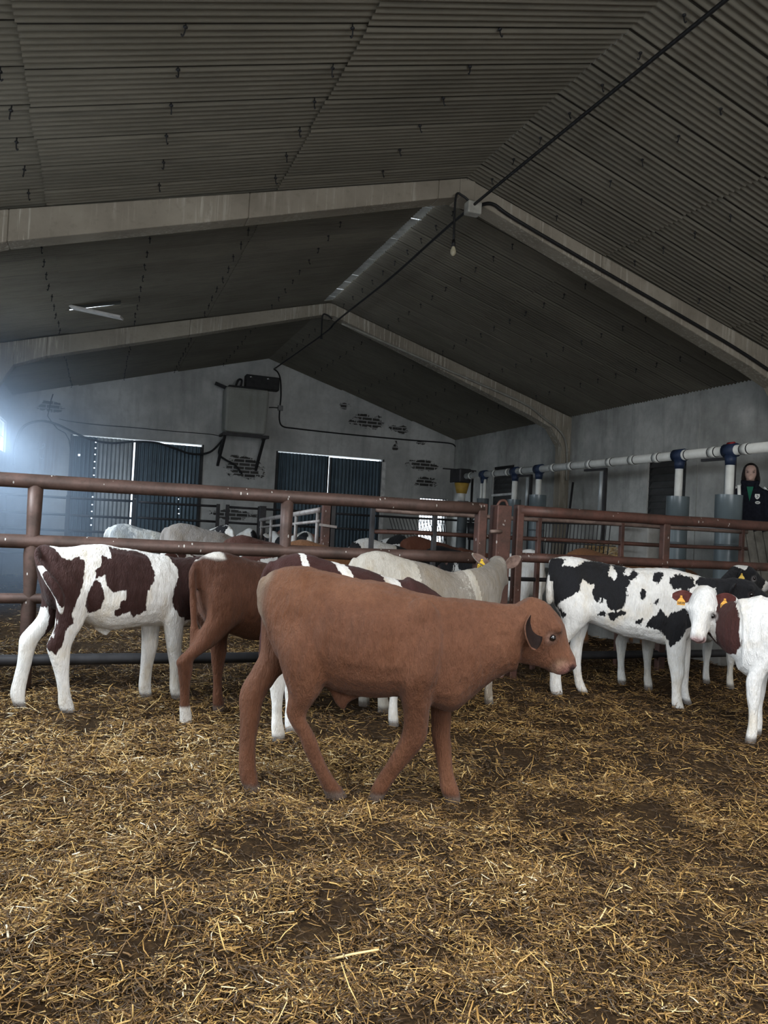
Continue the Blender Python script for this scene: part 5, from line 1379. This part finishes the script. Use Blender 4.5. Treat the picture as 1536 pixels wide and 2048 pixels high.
# ---- cream grey calf with its head turned away
E_ = Beast((2.75, 5.62, 0), 6, 'calf', .012); E_.earm = []
pe = at(997, 1114, Y=5.98) - E_.O; pe = Vector((pe.dot(E_.f), pe.dot(E_.lf), pe.z + 0))
generic(E_, .995, [(-.76, .1), (-.70, -.12)], [(.05, .1), (.26, -.1)], pe, loc(E_, Vector((.25, .85, -.45))), .38, nk=1.25, ear=(((-.15, .5, 1), (-.9, .3, .0), 1.3), ((-.1, .6, .8), (-.5, .2, .6), 1.1)), pink=(.3, .22, .2), earcol=(.18, .12, .1), ywag=-.02)
M_E = mat_coat('cream_grey_coat', (.47, .435, .38), (.27, .24, .205), .06, var=.2)
E_.finish(M_E, 'cream grey calf with its head turned away towards the fence', lambda s, co: np.where(co[:, 0] > -.45, .05 * vnoise(co * 3) + .035, -.05) - np.where(np.abs(co[:, 0] - .09 - .3 * (.9 - co[:, 2])) < .03, .1, 0))
E_.tagear(0, '2547', (.72, .47, .04), u=.5, facing=loc(E_, -FW), size=.07)

# ---- black calf behind the black and white one
Hc = Beast((5.55, 5.95, 0), -4, 'calf', .013); Hc.earm = []
ph = at(1476, 1132, Y=6.02) - Hc.O; ph = Vector((ph.dot(Hc.f), ph.dot(Hc.lf), ph.z))
generic(Hc, .93, [(-.80, .12), (-.69, -.14)], [(.16, .12), (.24, -.12)], ph, loc(Hc, Vector((.85, -.35, -.45))), .36, ear=(((-.2, .2, .9), (.5, 0, .3), 1), ((-.45, -.05, .8), (.5, 0, .3), 1)), pink=(.35, .33, .33), earcol=(.04, .03, .03))
def pfH(s, co):
    poll, F, U, S, Ln = s.hd; d = co - np.array(poll); u = d @ np.array(F) / Ln; v = d @ np.array(U) / Ln
    top = np.maximum(.13 - np.linalg.norm(d, axis=1) / 1.0, -.1) * np.where(v > -.05, 1, -1)
    return np.where((u > -.3) & (v > -.06) & (np.linalg.norm(d, axis=1) < .09), -.05, np.where(u > .82, -.03, np.minimum(.1, (co[:, 2] - .52) * .6 + .06 * vnoise(co * 5))))
Hc.finish(mat_coat('black_coat_white_legs', (.66, .65, .62), BLACK, .02), 'black calf with a white poll and white legs behind the black and white calf', pfH)
Hc.tagear(1, '', (.75, .5, .1), u=.5, facing=loc(Hc, -FW), size=.06)

# ---- the herd in the pens beyond the fence
def herd(px, py, Y, heading, coat, label, patch=None, head=(.62, .0, 1.0), F=(.8, 0, -.5), kmin=.85, white=None, ears=None, dz=0):
    """px, py: where the hips show in the photo"""
    hip = at(px, py, Y=Y); k = max(kmin, hip.z / 1.215)
    h = math.radians(heading); f = Vector((math.cos(h), math.sin(h), 0))
    O = hip + f * (.75 * k)
    b = Beast((O.x, O.y, 0), heading, 'cow', .02); b.earm = []
    kw = dict(ear=ears) if ears else {}
    generic(b, k, [(-.78*k, .11), (-.72*k, -.11)], [(-.02*k, .1), (.04*k, -.1)], Vector(head) * k, F, .40 * k, **kw)
    b.finish(coat, label, patch, cat='cow', group=None)
    return b
def headwhite(base, r=.3):
    def fn(s, co):
        poll, F, U, S, Ln = s.hd; d = co - np.array(poll); u = d @ np.array(F) / Ln; v = d @ np.array(U) / Ln; w = d @ np.array(S) / Ln
        bz_ = base(s, co)
        return np.where((u > -.25) & (v > -.7), np.where((np.abs(w) < .10) | (u < .12), -.05, .05), bz_)
    return fn
mk = mat_coat
M_GREYW = mk('pale_grey_coat', (.46, .46, .44), (.25, .26, .26), .05); M_GREYB = mk('grey_brown_coat', (.23, .205, .185), None, var=.25)
M_BW = mk('pied_black_coat', WHITE, BLACK, .03); M_RW = mk('pied_red_coat', WHITE, (.09, .035, .025), .03); M_RED_ = mk('dark_red_coat', (.085, .035, .025), None); M_OR = mk('orange_brown_coat', (.20, .095, .045), None)
herd(248, 1047, 11.5, 12, M_GREYW, 'pale grey cow in front of the left barn doors, tail towards us', noise_patches(3, .12, 7), (.45, .3, 1.12), (.2, .9, -.35))
herd(560, 1098, 9.0, 176, M_RW, 'red and white cow with a white poll, facing left beside the pale grey cow', headwhite(noise_patches(5, .05, 3)), (.66, .12, 1.17), (.55, .5, -.65), .8)
herd(366, 1046, 10.4, -6, M_GREYB, 'grey brown cow standing broadside beyond the left fence')
herd(486, 1070, 9.6, -8, M_RED_, 'dark red cow behind the second fence post from the left')
herd(450, 1049, 12.4, 112, M_BW, 'black and white cow standing away from us behind the grey brown cow', noise_patches(6, .02, 4), (.62, .1, .8))
herd(500, 1056, 14.3, 95, M_BW, 'small pied cow far back near the black post of the pale gate', noise_patches(16, .0, 4), (.62, .1, .8))
herd(606, 1079, 8.3, -10, M_OR, 'orange brown cow just right of the second fence post')
herd(567, 1058, 15.0, -82, mk('light_red_coat', (.26, .13, .10), None), 'pinkish red cow facing us behind the bars of the pale gate', None, (.62, 0, 1.16), (.8, .2, -.5))
herd(611, 1062, 12.5, 100, M_BW, 'pied cow standing away from us beyond the pale gate, right of the pinkish red one', headwhite(noise_patches(8, .1, 3)), (.62, 0, 1.16), (.8, .2, -.5))
herd(738, 1080, 11.3, -140, mk('umber_pied_coat', (.50, .47, .44), (.05, .035, .03), .03), 'dark brown and white cow with a pale poll right of the narrow black post', headwhite(noise_patches(7, -.1, 3)), (.62, 0, 1.14), (.8, .2, -.5))
herd(735, 1076, 10.2, -6, M_BW, 'black cow with a white saddle behind the cream grey calf', noise_patches(12, -.1, 3.2))
herd(800, 1069, 13.0, 100, M_BW, 'black and white cow standing away from us right of the white door jamb', noise_patches(9, .0, 3), (.62, .1, .8))
herd(832, 1072, 12.0, -16, mk('rust_coat', (.12, .045, .026), None), 'rust coloured cow below the bright corner window')
herd(880, 1091, 10.9, -12, M_BW, 'low black and white cow before the farthest grey tubes', noise_patches(19, -.1, 3.0), (.62, 0, 1.05))
herd(1060, 1098, 8.0, 100, mk('white_pied_coat', WHITE, BLACK, .03), 'white pied cow standing behind the square hinge post', noise_patches(15, .12, 2.4), (.62, .05, 1.1), (.8, .2, -.5))
herd(1168, 1096, 8.6, -14, M_OR, 'orange brown cow below the hay rack')
# ------------------------------------------------------------------ the person on the feed passage
pp = at(1499, 1000, X=7.62); PY = pp.y
face_to = (CAM - Vector((7.62, PY, 0))); hd = math.atan2(face_to.y, face_to.x)
p = Beast((7.62, PY, 0), math.degrees(hd), 'person', .0085)
p.O.z = PZ
ht = at(1495, 928, X=7.62).z - PZ          # standing height
S_ = ht / 1.68
def V(x, y, z): return Vector((x, y, z)) * S_
def ringz(b, rows, **k):
    b.rings([V(r[0], 0, r[1]) for r in rows], [V(r[2], 0, 0) for r in rows], [V(0, r[3], 0) for r in rows], **k)
# body: legs, trunk, arms, neck and head in one skin
ringz(p, [(0, .80, .10, .16), (0, .92, .105, .165), (.01, 1.05, .09, .135), (.01, 1.2, .095, .15), (0, 1.32, .08, .15), (-.005, 1.40, .055, .075), (0, 1.44, .048, .05), (.008, 1.50, .05, .05)])
for sd in (1, -1):
    p.mb.tube([V(0, sd*.085, .9), V(.01, sd*.09, .7), V(.015, sd*.09, .47), V(-.005, sd*.09, .28), V(-.01, sd*.09, .08)], [.08*S_, .072*S_, .052*S_, .05*S_, .036*S_], 12)
    p.mb.tube([V(-.03, sd*.09, .04), V(.06, sd*.095, .035), V(.13, sd*.10, .025)], [.04*S_, .04*S_, .028*S_], 10)
    p.mb.tube([V(0, sd*.155, 1.35), V(-.01, sd*.20, 1.2), V(-.005, sd*.225, 1.07), V(.02, sd*.235, .93), V(.035, sd*.235, .83)], [.048*S_, .045*S_, .038*S_, .034*S_, .025*S_], 10)
    # hand: palm, four fingers of different length, thumb off the side
    p.mb.ball(V(.04, sd*.237, .785), (.038*S_, .016*S_, .05*S_), 10, 7)
    for j, (dx, L) in enumerate(((.030, .068), (.011, .078), (-.008, .072), (-.026, .055))):
        a = V(.04 + dx, sd*.238, .752); b = a + V(.006, -sd*.008, -L*.5); c = b + V(-.002, -sd*.018, -L*.45)
        p.mb.tube([a, b, c], [.0095*S_, .009*S_, .0078*S_], 8)
    p.mb.tube([V(.066, sd*.234, .80), V(.09, sd*.222, .775), V(.097, sd*.212, .745)], [.013*S_, .011*S_, .009*S_], 8)
# head, turned to the camera
hz = 1.455
p.rings([V(.025, 0, hz + z) for z in (.0, .02, .05, .085, .12, .16, .195, .215, .222)],
        [V(a, 0, 0) for a in (.035, .062, .078, .088, .094, .098, .082, .05, .015)],
        [V(0, b, 0) for b in (.026, .042, .056, .066, .071, .073, .06, .036, .012)], 3, 20, .95)
p.mb.tube([V(.112, 0, hz + .115), V(.119, 0, hz + .09), V(.123, 0, hz + .075)], [.007*S_, .008*S_, .010*S_], 8)     # nose
for sd in (1, -1): p.mb.ball(V(.01, sd*.074, hz + .10), (.02*S_, .009*S_, .03*S_), 8, 6)                            # ears
p.mb.ball(V(.095, 0, hz + .025), (.02*S_, .026*S_, .016*S_), 8, 6)
p.overlays += [('line', (V(.118, -.02, hz + .045), V(.118, .02, hz + .045)), .004, .010, (.26, .09, .08), .9)]
for sd in (1, -1):
    p.overlays += [('line', (V(.108, sd*.018, hz + .132), V(.100, sd*.048, hz + .134)), .003, .008, (.03, .018, .014), .9), ('ball', V(.108, sd*.033, hz + .112), .008, .024, (.20, .105, .085), .7)]
    p.kids.append(('eye', V(.103, sd*.032, hz + .112), .010, Vector((1, 0, 0))))
p.rough = 0.0
def mat_skin():
    t = NT('fair_skin'); sk = t.attr('skin'); n = t.noise(t.coord(), 25, 3)
    c = t.mix(sk.outputs['Alpha'], t.ramp(n, [(.3, (.47, .305, .25)), (.7, (.54, .36, .295))]), sk.outputs['Color'])
    return t.base(c, .55, 0, .3)
M_SKIN = mat_skin()
po = p.finish(M_SKIN, 'person in a dark navy coat standing on the feed passage behind the rightmost grey tube', None, 'person', ears=False)
po.location.z = PZ
def garment(name, build, mat, vox=.012):
    g = Beast((7.62, PY, 0), 0, name, vox); build(g); me = g.mesh()
    return link(name, me, mat, po, True)
M_COAT = plain('navy_wool', (.008, .009, .014), .9, 0, .1, .4, 30); M_HAIR = plain('dark_hair', (.014, .010, .009), .6, 0, .3, .4, 60)
def coat(g):
    ringz(g, [(0, .66, .15, .235), (0, .8, .145, .225), (0, 1.0, .125, .20), (.005, 1.15, .125, .19), (.005, 1.27, .12, .19), (0, 1.345, .10, .17), (-.004, 1.395, .08, .115), (-.004, 1.42, .075, .085), (0, 1.465, .078, .088)], p=.92)
    for sd in (1, -1):
        g.mb.tube([V(0, sd*.14, 1.345), V(-.003, sd*.19, 1.27), V(-.012, sd*.225, 1.1), V(-.002, sd*.245, 1.0), V(.02, sd*.25, .9), V(.03, sd*.25, .84)], [x*S_ for x in (.07, .074, .068, .062, .058, .054)], 12)
        g.mb.tube([V(.08, sd*.015, 1.27), V(.085, sd*.06, 1.36), V(.06, sd*.085, 1.44), V(-.03, sd*.085, 1.475)], [x*S_ for x in (.016, .026, .028, .024)], 8)     # lapel and collar
garment('coat', coat, M_COAT)
garment('trousers', lambda g: [g.mb.tube([V(0, sd*.085, .86), V(.01, sd*.09, .7), V(.015, sd*.09, .47), V(-.005, sd*.09, .28), V(-.01, sd*.09, .11)], [x*S_ for x in (.095, .088, .068, .064, .058)], 12) for sd in (1, -1)], plain('black_trousers', (.012, .012, .014), .8))
for sd in (1, -1):
    garment('boot', lambda g: (g.mb.tube([V(-.01, sd*.09, .3), V(-.012, sd*.09, .1), V(-.012, sd*.09, .03)], [x*S_ for x in (.066, .056, .052)], 12), g.mb.tube([V(-.045, sd*.09, .042), V(.06, sd*.096, .042), V(.15, sd*.102, .035)], [x*S_ for x in (.05, .05, .036)], 12)), M_BLACK)
m = MB(); m.add([V(.121, -.038, 1.385), V(.121, .038, 1.385), V(.138, .0, 1.20), V(.10, -.038, 1.385), V(.10, .038, 1.385), V(.11, 0, 1.20)], [(0, 2, 1), (3, 4, 5), (0, 1, 4, 3), (1, 2, 5, 4), (2, 0, 3, 5)])
m.build('green_jumper', plain('green_knit', (.012, .10, .06), .9), po)
def hair(g):
    g.rings([V(x, 0, hz + z) for x, z in ((-.03, -.0), (-.035, .05), (-.03, .10), (-.012, .15), (.012, .185), (.02, .215), (.02, .235))],
            [V(a, 0, 0) for a in (.055, .075, .085, .098, .096, .07, .02)], [V(0, b, 0) for b in (.075, .082, .086, .088, .078, .052, .016)], 3, 18)
    for sd in (1, -1):
        g.mb.tube([V(.075, sd*.03, hz + .205), V(.07, sd*.066, hz + .165), V(.045, sd*.082, hz + .10), V(.02, sd*.088, hz + .04), V(.0, sd*.085, hz - .03)], [x*S_ for x in (.018, .02, .02, .02, .012)], 8)
    g.mb.tube([V(.0, .088, hz + .08), V(-.01, .102, hz + .03), V(-.01, .108, hz - .03)], [x*S_ for x in (.018, .014, .006)], 8)
garment('hair', hair, M_HAIR, .009)
M_BADGE_HIGHLIGHT = plain('badge_highlight_white', (.62, .62, .6), .7)
m = MB(); q = V(.118, .085, 1.265)     # shield badge over a small oval one
sh = [(-.026, .03), (.026, .03), (.028, -.002), (.016, -.026), (0, -.036), (-.016, -.026), (-.028, -.002)]
m.add([q + V(.012, a, b) for a, b in sh] + [q + V(0, a, b) for a, b in sh], [tuple(range(7))[::-1], tuple(range(7, 14))] + [(k, (k+1) % 7, (k+1) % 7 + 7, k + 7) for k in range(7)])
bd = m.build('badge', M_BADGE_HIGHLIGHT, po)
m = MB(); m.tube([q + V(.013, -.008, .018), q + V(.013, .012, .004), q + V(.013, -.006, -.012)], .004, 6); m.build('emblem', M_COAT, bd)
m = MB(); q2 = V(.121, .092, 1.19); m.ball(q2 + V(.006, 0, 0), (.006*S_, .03*S_, .019*S_), 14, 8); bd = m.build('badge', M_BADGE_HIGHLIGHT, po)
m = MB(); m.tube([q2 + V(.012, -.014, .004), q2 + V(.0135, 0, -.003), q2 + V(.012, .014, .003)], .0035, 6); m.build('emblem', M_COAT, bd)
for sd in (1, -1):
    m = MB(); m.tube([V(.045, sd*.155, 1.385), V(.035, sd*.195, 1.345)], [.014*S_, .012*S_], 8); m.build('shoulder_highlight', M_BADGE_HIGHLIGHT, po)  # white pieces standing for light on the shoulders
# ------------------------------------------------------------------ dusty air drifting in the daylight of the far left windows
def haze():
    t = NT('dusty_air'); t.t.nodes.remove(t.b)
    v = t.n('ShaderNodeVolumePrincipled'); v.inputs['Color'].default_value = (.62, .78, 1.0, 1); v.inputs['Anisotropy'].default_value = .25
    xs = t.sep(t.coord())
    g = t.math('SUBTRACT', 1.0, t.math('DIVIDE', t.math('ADD', xs[0], 1.85), 3.0), True)
    g = t.math('MULTIPLY', g, g)
    t.l(t.math('MULTIPLY', g, .16), v.inputs['Density'])
    t.l(v.outputs[0], t.out.inputs['Volume'])
    m = MB(); m.box((-1.84, 7.85, .3), (1.2, 17.95, 3.35))
    tag(m.build('dusty_haze', t.m), 'bluish dusty haze in the air by the far left windows', 'haze', kind='stuff')
haze()
